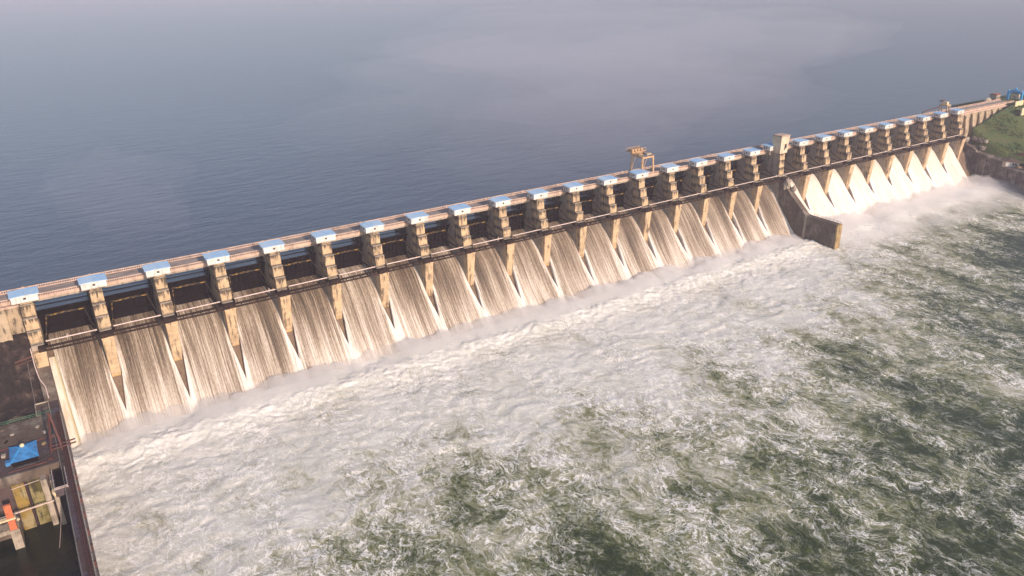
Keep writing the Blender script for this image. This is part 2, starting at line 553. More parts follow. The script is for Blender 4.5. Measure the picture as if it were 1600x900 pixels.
# river below the dam: boiling white water, greener farther out
FC = [(4, -30, 1.0), (4, -57, 0.95), (2, -81, 0.8), (31, -41, 0.95), (22, -84, 0.8), (34, -95, 0.62), (45, -86, 0.8), (53, -106, 0.45), (70, -90, 0.7), (85, -57, 0.95), (69, -122, 0.4), (93, -84, 0.8), (87, -115, 0.35), (103, -112, 0.6), (125, -80, 0.9), (95, -142, 0.3), (131, -110, 0.55), (158, -61, 1), (198, -49, 1), (164, -87, 0.85), (123, -145, 0.3), (209, -72, 0.9), (175, -105, 0.6), (264, -56, 0.95), (212, -99, 0.7), (307, -39, 1), (169, -136, 0.35), (274, -80, 0.75), (248, -112, 0.45), (208, -128, 0.4), (314, -83, 0.55), (359, -54, 0.55), (365, -33, 0.85), (400, -46, 0.5), (436, -43, 0.5), (474, -40, 0.4), (240, -141, 0.35), (309, -114, 0.3), (385, -95, 0.2), (313, -131, 0.25), (220, -172, 0.25), (185, -165, 0.25), (149, -171, 0.25), (172, -190, 0.2), (432, -8, 0.95), (475, -14, 0.8), (369, -23, 0.95),
      (30, -150, 0.4), (60, -200, 0.25), (120, -260, 0.2), (250, -250, 0.2), (400, -200, 0.2), (500, -120, 0.2), (20, -260, 0.2)]
xs = np.concatenate([np.arange(1.6, 520, 0.62), np.geomspace(521, 900, 26)])
ys = np.concatenate([-np.arange(13.0, 205, 0.62), -np.geomspace(206, 700, 40)])
GX, GY = np.meshgrid(xs, ys)
W = np.zeros_like(GX); S = np.zeros_like(GX)
for fx, fy, fw in FC:
    w = 1.0 / (((GX - fx) ** 2 + ((GY - fy) * 1.3) ** 2) + 60.0) ** 1.6
    W += w; S += w * fw
FO = S / W
FO = np.maximum(FO, 1.05 * sstep(GY, -52, -30) * np.where(GX > 335, 0.85, 1.0))
wx = GX + 6 * fbm(GX * 0.06, GY * 0.06, 3, 40); wy = GY + 6 * fbm(GX * 0.06, GY * 0.06, 3, 50)
toe = sstep(GY, -60, -26)                                     # lumpy boil just below the chutes
bil = fbm(wx * 0.22, wy * 0.22, 5, 3, 0.6, np.abs) - 0.22
chop = fbm(wx * 0.055, wy * 0.07, 3, 9, 0.5)
rid = 0.45 - fbm(wx * 0.11, wy * 0.14, 5, 21, 0.52, np.abs) * 1.7
amp = np.clip(1.3 - 0.004 * np.abs(GY + 30), 0.6, 1.3)
edge_f = 1 - sstep(np.abs(GX - 260), 258, 262)
HZ = toe * bil * 1.5 + (1 - toe) * rid * 0.32 * amp + chop * 0.40 * amp
HZ += 1.3 * np.exp(-((GY + 31) / 6.0) ** 2)                   # standing roller
fine = fbm(wx * 0.55, wy * 0.55, 3, 33, 0.6, np.abs) - 0.25
HZ += fine * (0.55 * toe + 0.2)
near_in = sstep(GY, -600, -205)
me = grid_mesh('river_water', GX, GY, Z_TAIL + HZ * near_in, 'foaming_water')
far_var = fbm(GX * 0.016, GY * 0.009, 3, 88)
add_attr(me, 'foam', FO * 1.36 - 0.22 + 0.30 * far_var * (1.2 - FO))
add_attr(me, 'crest', np.clip(HZ, -1.5, 1.5))
tag(obj('river_water', me), kind='structure')

# calm tailrace beside the powerhouse
xs = np.linspace(-260, 1.2, 120); ys = np.linspace(-54, -700, 160)
GX, GY = np.meshgrid(xs, ys)
tt = NT('tailrace_water')
n = tt.noise(tt.pos(), 0.6, 5, 0.6)
tt.bump(n, 0.35, 0.4)
M['tailrace_water'] = tt.done((0.006, 0.011, 0.007), 0.1, 0.0, 0.22)
tag(obj('tailrace_water', grid_mesh('tailrace_water', GX, GY, -42.6 + 0.15 * fbm(GX * 0.3, GY * 0.3, 3, 5), 'tailrace_water')), kind='structure')

# right bank: grassy hill falling to the abutment wall
def zdam(x):
    return np.interp(x, [498, 505, 513, 524, 534, 542, 556, 570], [-19, -15.5, -12.6, -10.4, -7.6, -5.4, -2.6, -2.7])
xs = np.linspace(506, 1500, 330) ** 1.0
xs = np.concatenate([np.arange(506, 620, 0.8), np.geomspace(621, 4000, 40)])
ys = np.concatenate([np.geomspace(0.1, 60, 30)[::-1], -np.arange(0, 110, 0.8), -np.geomspace(112, 4000, 40)])
GX, GY = np.meshgrid(xs, ys)
d = np.clip(-2.5 - GY, 0, None)
Z = zdam(GX) - d * 0.52
berm = -24.5 - 0.02 * d
Z = np.maximum(Z, berm + 0.4 * fbm(GX * 0.15, GY * 0.15, 3, 6))
low = sstep(GX, 513.5, 509.5)
Z = Z * (1 - low) + np.minimum(Z, -27.6) * low
Z += 0.5 * fbm(GX * 0.12, GY * 0.12, 4, 14) * sstep(d, 0.5, 6)
up = GY > -2.4
Z = np.where(up, np.where(GX > 558, np.minimum(Z, -2.7 - 0.3 * np.clip(GY - 18, 0, None)), -30), Z)
tag(obj('hillside', grid_mesh('hillside', GX, GY, Z, 'grass')), kind='structure')

# coarse tussocks on the hillside
tr = random.Random(5); tb = MB()
for k in range(5200):
    x = 507 + tr.random() ** 1.4 * 75; y = -3.5 - tr.random() * 60
    d_ = max(0, -2.5 - y)
    z = max(float(zdam(x)) - d_ * 0.52, -24.5 - 0.02 * d_)
    if x < 513.5: continue
    if perlin(np.array([x * 0.09]), np.array([y * 0.09]), 4)[0] < -0.1: continue
    for j in range(3):
        a = tr.uniform(0, 6.28); h_ = tr.uniform(0.1, 0.45); w_ = tr.uniform(0.15, 0.4); i0 = len(tb.v)
        tb.v += [(x - math.cos(a) * w_, y - math.sin(a) * w_, z - 0.4), (x + math.cos(a) * w_, y + math.sin(a) * w_, z - 0.4),
                 (x + math.cos(a) * w_ * 0.6 + tr.uniform(-.3, .3), y + math.sin(a) * w_ + tr.uniform(-.3, .3), z + h_), (x - math.cos(a) * w_ * 0.6, y - math.sin(a) * w_ + tr.uniform(-.3, .3), z + h_ * 0.9)]
        tb.f.append((i0, i0 + 1, i0 + 2, i0 + 3))
tme = bpy.data.meshes.new('tussock_grass'); tme.from_pydata(tb.v, [], tb.f)
tag(obj('tussock_grass', tme, 'grass'), 'coarse green tussock grass covering the right bank slope', 'grass', kind='stuff')

# left of the spillway: dark rock slope between dam and powerhouse deck
xs = np.arange(-160, -1.4, 0.7); ys = -np.arange(-1.0, 27, 0.7)
GX, GY = np.meshgrid(xs, ys)
Z = np.interp(GY, [-26.5, -22, -14, -1.2, 1.0], [-30.4, -30.0, -28.0, -12.6, -12.0]) + (1.3 * fbm(GX * 0.16, GY * 0.16, 5, 15, 0.6) + 0.8 * (fbm(GX * 0.4, GY * 0.4, 3, 18, 0.6, np.abs) - 0.2)) * sstep(GY, 0.5, -3)
tag(obj('rock_slope', grid_mesh('rock_slope', GX, GY, Z, 'rock')), kind='structure')

# ================================================================== THE DAM
SURF = [(7.2, -16.9), (4.0, -17.9), (0.6, -19.7), (-3.0, -22.9), (-7.4, -28.4), (-10.4, -32.4), (-14.0, -36.9), (-18.0, -41.2), (-21.5, -45.0)]
GLAC = [(8.5, -18.3), (4.0, -19.6), (0.6, -21.7), (-3.0, -25.1), (-7.4, -30.6), (-10.4, -34.3), (-14.0, -38.5), (-18.0, -42.8), (-21.5, -46.5)]
t = thing('spillway_weir', 'dark wet concrete spillway weir beneath the falling water sheets', 'dam', (0, 0, 0))
MB().prism(GLAC + [(-21.5, -47.6), (16, -47.6), (16, -22), (12, -18.8)], -1.0, 507.0).build('ogee_slope', 'glacis_concrete', t)

# ---- piers
def pier_proto():
    t = thing('spillway_pier', '', 'pier')
    # shaft carrying road and gate
    MB().prism([(-2.0, -4.05), (-2.0, -6.7), (-3.4, -6.9), (-3.4, -10.4), (-4.8, -10.6), (-4.8, -14.4), (-6.2, -14.6), (-6.4, -46.8), (15, -46.8), (17, -26), (17, -4.05)], -1.66, 1.66).build('shaft', 'pier_side', t)
    for (y0, y1, z0, z1) in ((-2.8, -3.0, -2.7, -6.55), (-4.2, -4.5, -6.6, -10.25), (-5.5, -5.75, -10.3, -13.9)):
        b = MB()
        b.prism([(y0, z0), (y1, z1), (1.2, z1), (1.2, z0)], -1.75, 1.75)
        o = b.build('stepped_block', 'pier_concrete', t, 0.06)
        lip = MB().box(-1.79, 1.79, y0 - 0.05, 0.6, z0 - 0.16, z0 + 0.02)
        lip.build('ledge', 'pier_side', o)
    # nose that divides the flow
    n = MB()
    yA, yB = -8.3, -6.9
    n.quad_hexa([(-1.25, yB, -30.9), (1.25, yB, -30.9), (1.5, -5.0, -33.5), (-1.5, -5.0, -33.5),
                 (-1.74, yA, -16.6), (1.74, yA, -16.6), (1.74, -5.0, -16.6), (-1.74, -5.0, -16.6)])
    nose = n.build('nose', 'pier_concrete', t, 0.07)
    MB().box(-1.85, 1.85, yA - 0.12, -5.2, -16.62, -16.0).build('nose_cap', 'pier_concrete', nose, 0.05)
    # bracket under the hut
    MB().prism([(-2.9, -1.75), (-2.6, -2.5), (-2.0, -2.75), (1.5, -2.75), (1.5, -1.75)], -1.5, 1.5).build('bracket', 'pier_concrete', t, 0.05)
    MB().box(-1.6, 1.6, 1.2, 2.0, -4.1, -1.8).build('hut_support', 'pier_side', t)
    # slots for stop logs, upstream half; dark tone is stain plus painted shade under the road
    for y in (6.6, 8.2, 9.8, 11.4):
        MB().box(-1.95, 1.95, y, y + 0.8, -20, -4.3).build('slot_rib', 'dark_concrete', t)
    # drooping conduit along the left face
    pts = []
    for k in range(9):
        u = k / 8
        pts.append((-1.80, -1.6 + u * 9.0, -3.1 - 1.9 * u ** 2.2))
    MB().tube(pts, 0.14, 5).build('conduit', 'black_pipe', t)
    return t

def tower_pier():
    t = thing('spillway_pier', '', 'pier')
    MB().prism([(-4.9, -3.0), (-5.3, -14.6), (-6.4, -15), (-6.4, -46.8), (15, -46.8), (17, -26), (17, -4.05), (1.0, -4.05), (1.0, -3.0)], -1.7, 1.7).build('shaft', 'pier_side', t)
    MB().prism([(-5.05, -2.9), (-5.45, -14.2), (-4.4, -14.2), (-4.4, -2.9)], -1.78, 1.78).build('front_face', 'pier_concrete', t, 0.06)
    for y in (6.6, 8.2, 9.8, 11.4):
        MB().box(-1.95, 1.95, y, y + 0.8, -20, -4.3).build('slot_rib', 'dark_concrete', t)  # darker material carries stain and the shade below the road deck
    MB().box(-3.9, 3.0, -0.2, 2.0, -4.3, -1.78).build('hut_support', 'pier_side', t)
    return t

pg = 'stepped piers along the spillway'
pp = pier_proto()
for i in range(NP):
    if i == 18:
        o = tower_pier(); o.location = (i * P, 0, 0)
        tag(o, 'plain straight concrete pier below the tall concrete tower', 'pier', pg)
        continue
    o = pp if i == 0 else copy_tree(pp)
    o.location = (i * P, 0, 0)
    tag(o, 'stepped tan concrete pier, ' + where_pier(i), 'pier', pg)

# ---- gate huts
def hut_proto():
    t = thing('gate_hut', '', 'hut')
    w, y0, y1 = 3.5, -3.1, 1.5
    MB().box(-w, w, y0, y1, -1.72, 0.22).build('wall', 'hut_wall', t, 0.03)
    MB().box(-w - 0.12, w + 0.12, y0 - 0.12, y1 + 0.1, -1.86, -1.70).build('floor_slab', 'pier_side', t)
    for s, x0, x1 in ((0, -w - 0.35, -0.02), (1, 0.02, w + 0.35)):
        r = MB()
        zl, zm = 0.42, 0.62
        a, b = (zl, zm) if s == 0 else (zm, zl)
        r.quad_hexa([(x0, y0 - 0.4, a - 0.16), (x1, y0 - 0.4, b - 0.16), (x1, y1 + 0.4, b + 0.2), (x0, y1 + 0.4, a + 0.2),
                     (x0, y0 - 0.4, a), (x1, y0 - 0.4, b), (x1, y1 + 0.4, b + 0.36), (x0, y1 + 0.4, a + 0.36)])
        rs = r.build('roof_sheet', 'hut_roof', t)
        for q in range(3):
            xq = x0 + (x1 - x0) * (q + 0.5) / 3; zq = a + (b - a) * (q + 0.5) / 3
            MB().bar((xq, y0 - 0.38, zq + 0.03), (xq, y1 + 0.38, zq + 0.39), 0.09, 0.08).build('roof_rib', 'hut_roof', rs)
    f = MB(); f.box(-0.42, 0.42, y0 - 0.05, y0 + 0.05, -0.95, -0.28)
    wi = f.build('window', 'frame_grey', t)
    MB().box(-0.32, 0.32, y0 - 0.09, y0 - 0.04, -0.87, -0.36).build('pane', 'window_dark', wi)
    f = MB(); f.box(-w - 0.05, -w + 0.05, -1.35, -0.45, -1.0, -0.2)
    wi = f.build('window', 'frame_grey', t)
    MB().box(-w - 0.09, -w - 0.04, -1.25, -0.55, -0.92, -0.28).build('pane', 'window_dark', wi)
    MB().box(-w - 0.06, -w + 0.03, 0.0, 0.8, -1.68, -0.1).build('door', 'frame_grey', t)
    for x in (-2.3, -1.1, 1.1, 2.3):
        MB().box(x - 0.03, x + 0.03, y0 - 0.03, y0 + 0.02, -1.7, 0.2).build('panel_seam', 'frame_grey', t)
    return t
hp = hut_proto()
for i in range(NP):
    o = hp if i == 0 else copy_tree(hp)
    o.location = (i * P - (1.9 if i == 18 else 0) + rng.uniform(-0.15, 0.15), (1.6 if i == 18 else 0), rng.uniform(-0.06, 0.06))
    o.rotation_euler = (0, 0, R(rng.uniform(-0.8, 0.8)))
    tag(o, 'white gate hut with pale blue roof, ' + where_pier(i) if i != 18 else 'white gate hut half hidden behind the tall concrete tower', 'hut', 'gate huts along the road')

# ---- radial gates
def gate_proto():
    t = thing('radial_gate', '', 'gate')
    cy, cz, r = -4.5, -15.5, 12.0
    def arc(a, rr):
        return (cy + rr * math.cos(R(a)), cz + rr * math.sin(R(a)))
    A = [-6.5 + k * (40.5 + 6.5) / 10 for k in range(11)]
    x0, x1 = 1.8, P - 1.8
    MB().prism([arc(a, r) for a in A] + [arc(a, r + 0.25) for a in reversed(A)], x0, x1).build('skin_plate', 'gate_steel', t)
    for k in range(9):
        x = x0 + 0.9 + k * (x1 - x0 - 1.8) / 8
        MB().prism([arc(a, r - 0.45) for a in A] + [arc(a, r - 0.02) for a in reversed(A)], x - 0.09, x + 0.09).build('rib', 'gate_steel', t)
    for a in (31.0, 8.0):
        y, z = arc(a, r - 0.95)
        m = 'hazard_steel' if a > 20 else 'gate_steel'
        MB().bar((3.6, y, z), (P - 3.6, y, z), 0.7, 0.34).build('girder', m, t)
        for s in (-1, 1):
            xa = P / 2 + s * (P / 2 - 4.0)
            xb = P / 2 + s * (P / 2 - 2.3)
            MB().bar((xa, y - 0.3, z), (xb, cy + 0.4, cz + 0.2), 0.30, 0.36).build('arm', m, t)
    y, z = arc(32.5, r - 1.3)
    MB().box(P / 2 - 0.7, P / 2 + 0.7, y - 0.5, y + 0.2, z, z + 0.5).build('hoist_lug', 'hazard_steel', t)
    for s in (-1, 1):
        x = P / 2 + s * (P / 2 - 2.2)
        MB().tube([(x - 0.4, cy, cz), (x + 0.4, cy, cz)], 0.75, 10).build('trunnion', 'gate_steel', t)
    MB().bar((1.9, 6.2, -6.6), (P - 1.9, 6.2, -6.6), 0.25, 0.25).build('top_rail', 'gate_steel', t)
    return t
gp = gate_proto()
for i in range(NP - 1):
    o = gp if i == 0 else copy_tree(gp)
    o.location = (i * P, 0, rng.uniform(-0.35, 0.35))
    tag(o, 'dark rusty radial gate with faded yellow frame, ' + where_bay(i), 'sluice gate', 'radial gates between the piers')

# ---- service walkway below the gates, one span in each bay
def walk_proto():
    t = thing('walkway_span', '', 'walkway')
    xa, xb = -P / 2 - 0.0, P / 2
    MB().tube([(-P / 2 + 2.3, -5.9, -13.9), (P / 2 - 2.3, -5.9, -13.9)], 0.20, 8).build('pipe', 'pipe_pale', t)
    MB().bar((-P / 2 + 0.02, -8.45, -15.75), (P / 2 - 0.02, -8.45, -15.85), 0.3, 0.5).build('front_beam', 'walkway_steel', t)
    MB().bar((-P / 2 + 0.02, -6.35, -15.55), (P / 2 - 0.02, -6.35, -15.65), 0.3, 0.5).build('rear_beam', 'walkway_steel', t)
    for k in range(7):
        x = -P / 2 + 1.2 + k * (P - 2.4) / 6
        MB().bar((x, -8.3, -15.4), (x, -6.5, -15.3), 0.16, 0.3).build('cross_beam', 'walkway_steel', t)
        MB().bar((x, -8.55, -15.3), (x, -8.6, -14.35), 0.08).build('rail_post', 'walkway_steel', t)
    for k in range(4):
        y = -8.05 + k * 0.48
        MB().bar((-P / 2 + 0.05, y, -15.12), (P / 2 - 0.05, y, -15.12), 0.22, 0.06).build('plank', 'walkway_steel', t)
    for z in (-14.35, -14.85):
        MB().bar((-P / 2 + 0.05, -8.6, z), (P / 2 - 0.05, -8.6, z), 0.06).build('handrail', 'walkway_steel', t)
    for x in (-P / 2 + 3, P / 2 - 3):
        MB().bar((x, -5.9, -14.1), (x, -6.3, -15.3), 0.14).build('pipe_strut', 'walkway_steel', t)
    for s in (-1, 1):
        MB().box(s * P / 2 - (1.9 if s > 0 else -0.02), s * P / 2 - (0.02 if s > 0 else -1.9), -8.4, -5.95, -15.98, -14.7).build('landing', 'walkway_steel', t)
    return t
wp = walk_proto()
for i in range(NP - 1):
    o = wp if i == 0 else copy_tree(wp)
    o.location = (i * P + P / 2, 0, 0)
    tag(o, 'rusty walkway span with a pale pipe, ' + where_bay(i), 'walkway', 'walkway spans in front of the gates')
# pale standpipes rising from some spans
for i in (0, 3, 8, 14, 17, 22):
    sp = MB().bar((0, 0, 0), (0.1, -0.1, 1.7), 0.16).bar((-0.35, -0.05, 1.1), (0.4, -0.05, 1.1), 0.1)
    o = sp.build('standpipe', 'pipe_pale')
    o.location = (i * P + (8.0 if i == 0 else P - 4.5), -6.0, -14.6)
    tag(o, 'short pale standpipe on the walkway, ' + where_bay(i), 'pipe', 'standpipes on the walkway')

# ---- falling water sheets
def make_chute_mesh(i):
    right = i >= 18
    ns, nx = 74, 56
    sy = np.array([q[0] for q in SURF]); sz = np.array([q[1] for q in SURF])
    v = np.linspace(0, 1, ns)
    y = 7.2 + (-21.2 - 7.2) * v
    z = np.interp(-y, -sy, sz)
    ker = np.ones(5) / 5.0
    zp = np.pad(z, 2, mode='edge'); zs = np.convolve(zp, ker, 'valid'); zs[:2] = z[:2]; zs[-2:] = z[-2:]; z = zs
    s = np.concatenate([[0], np.cumsum(np.hypot(np.diff(y), np.diff(z)))])
    u = np.linspace(-1, 1, nx)
    u = np.sign(u) * np.abs(u) ** 0.85
    half = P / 2 - 1.70
    reach = (12.6 if right else 15.8) + rng.uniform(-1.2, 1.2)
    rl = reach + rng.uniform(-1, 1); rr = reach + rng.uniform(-1, 1)
    def spread(r):
        return np.clip((-7.0 - y) / (r - 7.0), 0, 1.25) ** 1.05 * 1.75
    L = -half - spread(rl); Rr = half + spread(rr)
    if i == 0:
        L = np.full_like(y, -half + 1.5) + 1.2 * v
    if i == 18:
        L = np.interp(-y, [-7.2, 8, 24], [-half, -half + 1.5, -half + 2.2])
    if i == 17:
        Rr = np.minimum(Rr, half + 0.1)
    if i == 26:
        Rr = np.minimum(Rr, half + 0.5)
    U, V = np.meshgrid(u, v)
    X = ((U + 1) / 2) * (Rr - L)[:, None] + L[:, None]
    Y = np.repeat(y[:, None], nx, 1); Z = np.repeat(z[:, None], nx, 1)
    off = i * 37.1
    st = fbm(X * 0.9 + off, s[:, None] * 0.03 + off, 4, 60, 0.6)
    lumps = fbm(X * 0.5 + off, s[:, None] * 0.14 + off, 4, 70, 0.55)
    Z = Z + st * 0.45 * (0.25 + V) + lumps * 0.5 * V
    E = np.abs(U)
    past = sstep(-Y, 6.0, 13.0)
    Z = Z + past * (0.7 * sstep(E, 0.72, 0.95)) + 0.35 * sstep(V, 0.1, 0.35) - past * 0.5 * sstep(E, 0.985, 1.0)
    if right:
        Z = Z + (0.9 * (1 - U ** 2) - 0.9) * sstep(V, 0.1, 0.6)
    # closed sides down to the concrete
    gz = np.interp(-Y, -np.array([q[0] for q in GLAC]), np.array([q[1] for q in GLAC])) - 0.4
    X = np.concatenate([X[:, :1], X, X[:, -1:]], 1); Y = np.concatenate([Y[:, :1], Y, Y[:, -1:]], 1)
    Z = np.concatenate([gz[:, :1], Z, gz[:, -1:]], 1)
    E = np.concatenate([E[:, :1], E, E[:, -1:]], 1); V2 = np.concatenate([V[:, :1], V, V[:, -1:]], 1)
    me = grid_mesh('water_sheet', X, Y, Z, 'white_falling_water' if right else 'falling_water')
    fl = me.attributes.new('flow', 'FLOAT_VECTOR', 'POINT')
    fv = np.stack([X + off, np.repeat(s[:, None], X.shape[1], 1) + off * 1.7, np.zeros_like(X)], -1)
    fl.data.foreach_set('vector', fv.astype(np.float32).ravel())
    add_attr(me, 'edge', E); add_attr(me, 'down', V2)
    return me
for i in range(NP - 1):
    o = obj('water_sheet', make_chute_mesh(i))
    o.location = (i * P + P / 2, 0, 0)
    if i < 18:
        l = 'brown streaked water sheet pouring under its gate, ' + where_bay(i)
    else:
        l = 'white foaming water sheet pouring under its gate, ' + where_bay(i)
    tag(o, l, 'waterfall', 'water sheets falling between the piers')

# ---- road along the top
ROAD_L, ROAD_R = -5, 31             # span numbers, beyond the piers too
rd = thing('dam_road', 'narrow road bridge with pinkish balustrades along the dam top', 'bridge', (0, 0, 0))
mesh_deck = MB().box(0.02, P - 0.02, 2.05, 10.4, -3.15, -2.62).mesh('deck_slab')
mesh_gird = MB().box(0.0, P, 0, 0.55, -4.04, -3.155).mesh('girder')
pr = MB().box(0.0, P, 0, 0.34, -2.62, -2.36).box(0.0, P, 0.03, 0.31, -1.86, -1.58)
mesh_rail = pr.mesh('rail', 0.02)
bal = MB()
for k in range(27):
    x = 0.75 + k * (P - 1.5) / 26
    bal.box(x - 0.11, x + 0.11, 0.08, 0.26, -2.37, -1.85)
mesh_bal = bal.mesh('balusters')
mesh_post = MB().box(-0.32, 0.32, -0.08, 0.42, -3.16, -1.42).mesh('rail_post', 0.03)
mesh_fascia = MB().box(0.0, P, 0.0, 0.25, -3.3, -2.625).mesh('fascia')
for k in range(ROAD_L, ROAD_R):
    o = obj('deck_slab', mesh_deck, 'road_surface', rd); o.location = (k * P, 0, 0)
    for y in (2.2, 5.9, 9.6):
        o = obj('girder', mesh_gird, 'pier_side', rd); o.location = (k * P, y, 0)
    for y in (1.8, 10.35):
        o = obj('rail', mesh_rail, 'parapet_concrete', rd); o.location = (k * P, y, 0)
        b = obj('balusters', mesh_bal, 'parapet_concrete', o); tag(b, kind='stuff')
        q = obj('rail_post', mesh_post, 'parapet_concrete', o)
        if k == ROAD_L:
            pass
        o = obj('fascia', mesh_fascia, 'parapet_concrete', rd); o.location = (k * P, y - 0.06, 0)

# ---- concrete tower on the eighteenth pier
X = 18 * P
t = thing('lift_tower', 'tall cream concrete tower box standing on a pier by the road', 'tower', (X, 0, 0))
tw = MB()
tw.quad_hexa([(-2.9, -5.6, -2.9), (2.4, -5.6, -2.9), (2.4, -0.6, -2.9), (-2.9, -0.6, -2.9),
              (-3.3, -6.0, 5.6), (2.9, -6.0, 5.6), (2.9, -0.5, 5.6), (-3.3, -0.5, 5.6)])
tw.build('body', 'tower_wall', t, 0.06)
MB().box(-3.5, 3.1, -6.2, -0.3, 5.6, 5.95).build('roof', 'pier_side', t, 0.03)
MB().box(-3.3, 2.9, -6.0, -0.5, 5.95, 6.2).build('roof_kerb', 'parapet_concrete', t)
wi = MB().box(-0.2, 1.3, -5.86, -5.7, -0.4, 1.7).build('window', 'window_dark', t)
MB().box(-0.35, 1.45, -6.3, -5.65, 1.7, 1.85).build('window_hood', 'pier_side', wi)
MB().box(-0.3, 0.1, -6.0, -5.72, -1.0, -0.4).build('vent', 'window_dark', t)

# ---- gantry crane over the road
t = thing('gantry_crane', 'tan four legged gantry crane with a hoist platform straddling the road', 'crane', (246.0, 0, 0))
for x in (-3.6, 3.2):
    for y, zt in ((2.4, 5.4), (9.7, 7.0)):
        MB().bar((x * 1.08, y, -2.6), (x * 0.92, y + (0.2 if y < 5 else -0.3), zt), 0.62, 0.62).build('leg', 'crane_paint', t)
    MB().bar((x * 0.92, 2.2, 5.5), (x * 0.92, 10.2, 5.9), 0.55, 0.8).build('top_beam', 'crane_paint', t)
for y, z in ((2.5, 5.4), (9.5, 6.2)):
    MB().bar((-3.5, y, z), (3.3, y, z), 0.5, 0.7).build('cross_beam', 'crane_paint', t)
for y in (2.4, 9.7):
    MB().bar((-4.0, y, -2.2), (3.7, y, -2.2), 0.5, 0.45).build('sill_beam', 'crane_paint', t)
    MB().bar((-3.6, y, -1.6), (-1.0, y, 5.2), 0.2).build('brace', 'crane_paint', t)
for x in (-3.4, 3.1):
    for q in range(4):
        ya = 2.6 + q * 1.8
        MB().bar((x, ya, 5.9), (x, ya + 0.9, 6.7), 0.1).build('lattice', 'crane_paint', t)
        MB().bar((x, ya + 0.9, 6.7), (x, ya + 1.8, 5.95), 0.1).build('lattice', 'crane_paint', t)
    MB().bar((x, 3.0, 6.72), (x, 9.4, 6.76), 0.12).build('handrail', 'crane_paint', t)
    for q in range(8):
        MB().bar((x * 1.05 - 0.25, 2.05, -1.8 + q * 0.85), (x * 1.02 + 0.25, 2.05, -1.8 + q * 0.85), 0.07).build('ladder_rung', 'crane_paint', t)
for x in (-0.8, 0.6):
    MB().bar((x, 11.0, 7.0), (x, 11.0, -3.2), 0.07).build('hoist_rope', 'cable', t)
pl = MB().box(-5.2, 3.2, 7.6, 12.0, 7.0, 7.35).build('hoist_platform', 'crane_paint', t)
for k, x in enumerate((-4.0, -2.3, -0.6, 1.2)):
    MB().tube([(x, 8.2, 8.0), (x, 11.2, 8.0)], 0.65, 9).build('hoist_drum', 'crane_paint', pl)
for y in (7.65, 11.95):
    MB().bar((-5.2, y, 8.5), (3.2, y, 8.5), 0.14).build('handrail', 'crane_paint', pl)
    for x in (-5.15, -3.1, -1.0, 1.1, 3.15):
        MB().bar((x, y, 7.3), (x, y, 8.55), 0.12).build('rail_post', 'crane_paint', pl)
MB().box(-0.4, 2.2, 3.0, 5.4, 6.1, 7.0).build('motor_box', 'pale_concrete', t)
MB().box(-3.0, -1.2, 5.0, 7.2, 6.1, 6.7).build('winch', 'crane_paint', t)

# ---- small crane near the far end of the road
t = thing('yard_crane', 'small tan crane with a long lying boom near the road end', 'crane', (492, 0, 0))
for x in (-1.6, 1.6):
    for y in (4.0, 8.5):
        MB().bar((x, y, -2.6), (x * 0.8, y, 2.4), 0.5).build('leg', 'crane_paint', t)
MB().box(-2.0, 2.0, 3.6, 9.0, 2.2, 3.0).build('platform', 'crane_paint', t)
MB().box(-1.2, 0.8, 4.5, 7.5, 3.0, 4.6).build('cab', 'cream', t)
MB().box(-2.2, 1.2, 7.0, 9.2, 4.6, 5.1).build('roof', 'red_steel', t)
MB().bar((-2.5, 8.0, 1.6), (-19, 8.6, 0.1), 0.55, 0.5).build('boom', 'red_steel', t)
MB().bar((-19, 8.6, -2.6), (-19, 8.6, 0.2), 0.3).build('boom_rest', 'red_steel', t)

# ---- dividing wall between the two halves of the spillway
t = thing('divide_wall', 'dark concrete dividing wall running out into the foam below tower', 'wall', (18 * P, 0, 0))
MB().prism([(-6.3, -14.9), (-9.6, -17.5), (-12.5, -20.6), (-24.0, -30.3), (-24.0, -47), (-6.3, -47)], -1.85, 1.55).build('sloped_wall', 'wall_concrete', t, 0.05)
MB().prism([(-24.02, -30.35), (-42.0, -30.75), (-42.0, -47), (-24.02, -47)], -1.8, 1.6).build('level_wall', 'wall_concrete', t, 0.05)
MB().box(-1.95, 1.75, -42.5, -41.6, -47, -30.72).build('end_pilaster', 'tan_concrete', t, 0.05)
MB().box(-2.02, -1.7, -24.9, -23.6, -47, -30.4).build('joint_pilaster', 'pier_side', t)
for k in range(9):
    y = -24.6 - k * 2.15
    z = -30.4 - 0.022 * (k * 2.15)
    MB().bar((1.35, y, z), (1.35, y, z + 1.1), 0.1).build('rail_post', 'cable', t)
for h in (0.55, 1.05):
    MB().bar((1.35, -24.6, -30.4 + h), (1.35, -41.8, -30.78 + h), 0.07).build('handrail', 'cable', t)

def lump(name, mat, loc, rad, seed, parent=None, sub=3, amp=0.35, scale=(1, 1, 1)):
    bm = bmesh.new()
    bmesh.ops.create_icosphere(bm, subdivisions=sub, radius=1.0)
    from mathutils import noise as mn
    for v in bm.verts:
        n = mn.fractal(v.co * 1.3 + Vector((seed * 3.7, seed, 0)), 0.8, 2.0, 5)
        v.co *= 1 + amp * n
        v.co = Vector((v.co.x * rad * scale[0], v.co.y * rad * scale[1], v.co.z * rad * scale[2]))
    me = bpy.data.meshes.new(name); bm.to_mesh(me); bm.free()
    o = obj(name, me, mat, parent); o.location = loc
    return o
lump('broken_concrete', 'pale_concrete', (-1.0, -10.6, -17.6), 2.0, 3, t, 3, 0.45, (0.75, 0.9, 1.5))
lump('broken_concrete', 'pale_concrete', (0.9, -13.4, -20.0), 1.4, 5, t, 3, 0.45, (0.8, 0.9, 1.3))

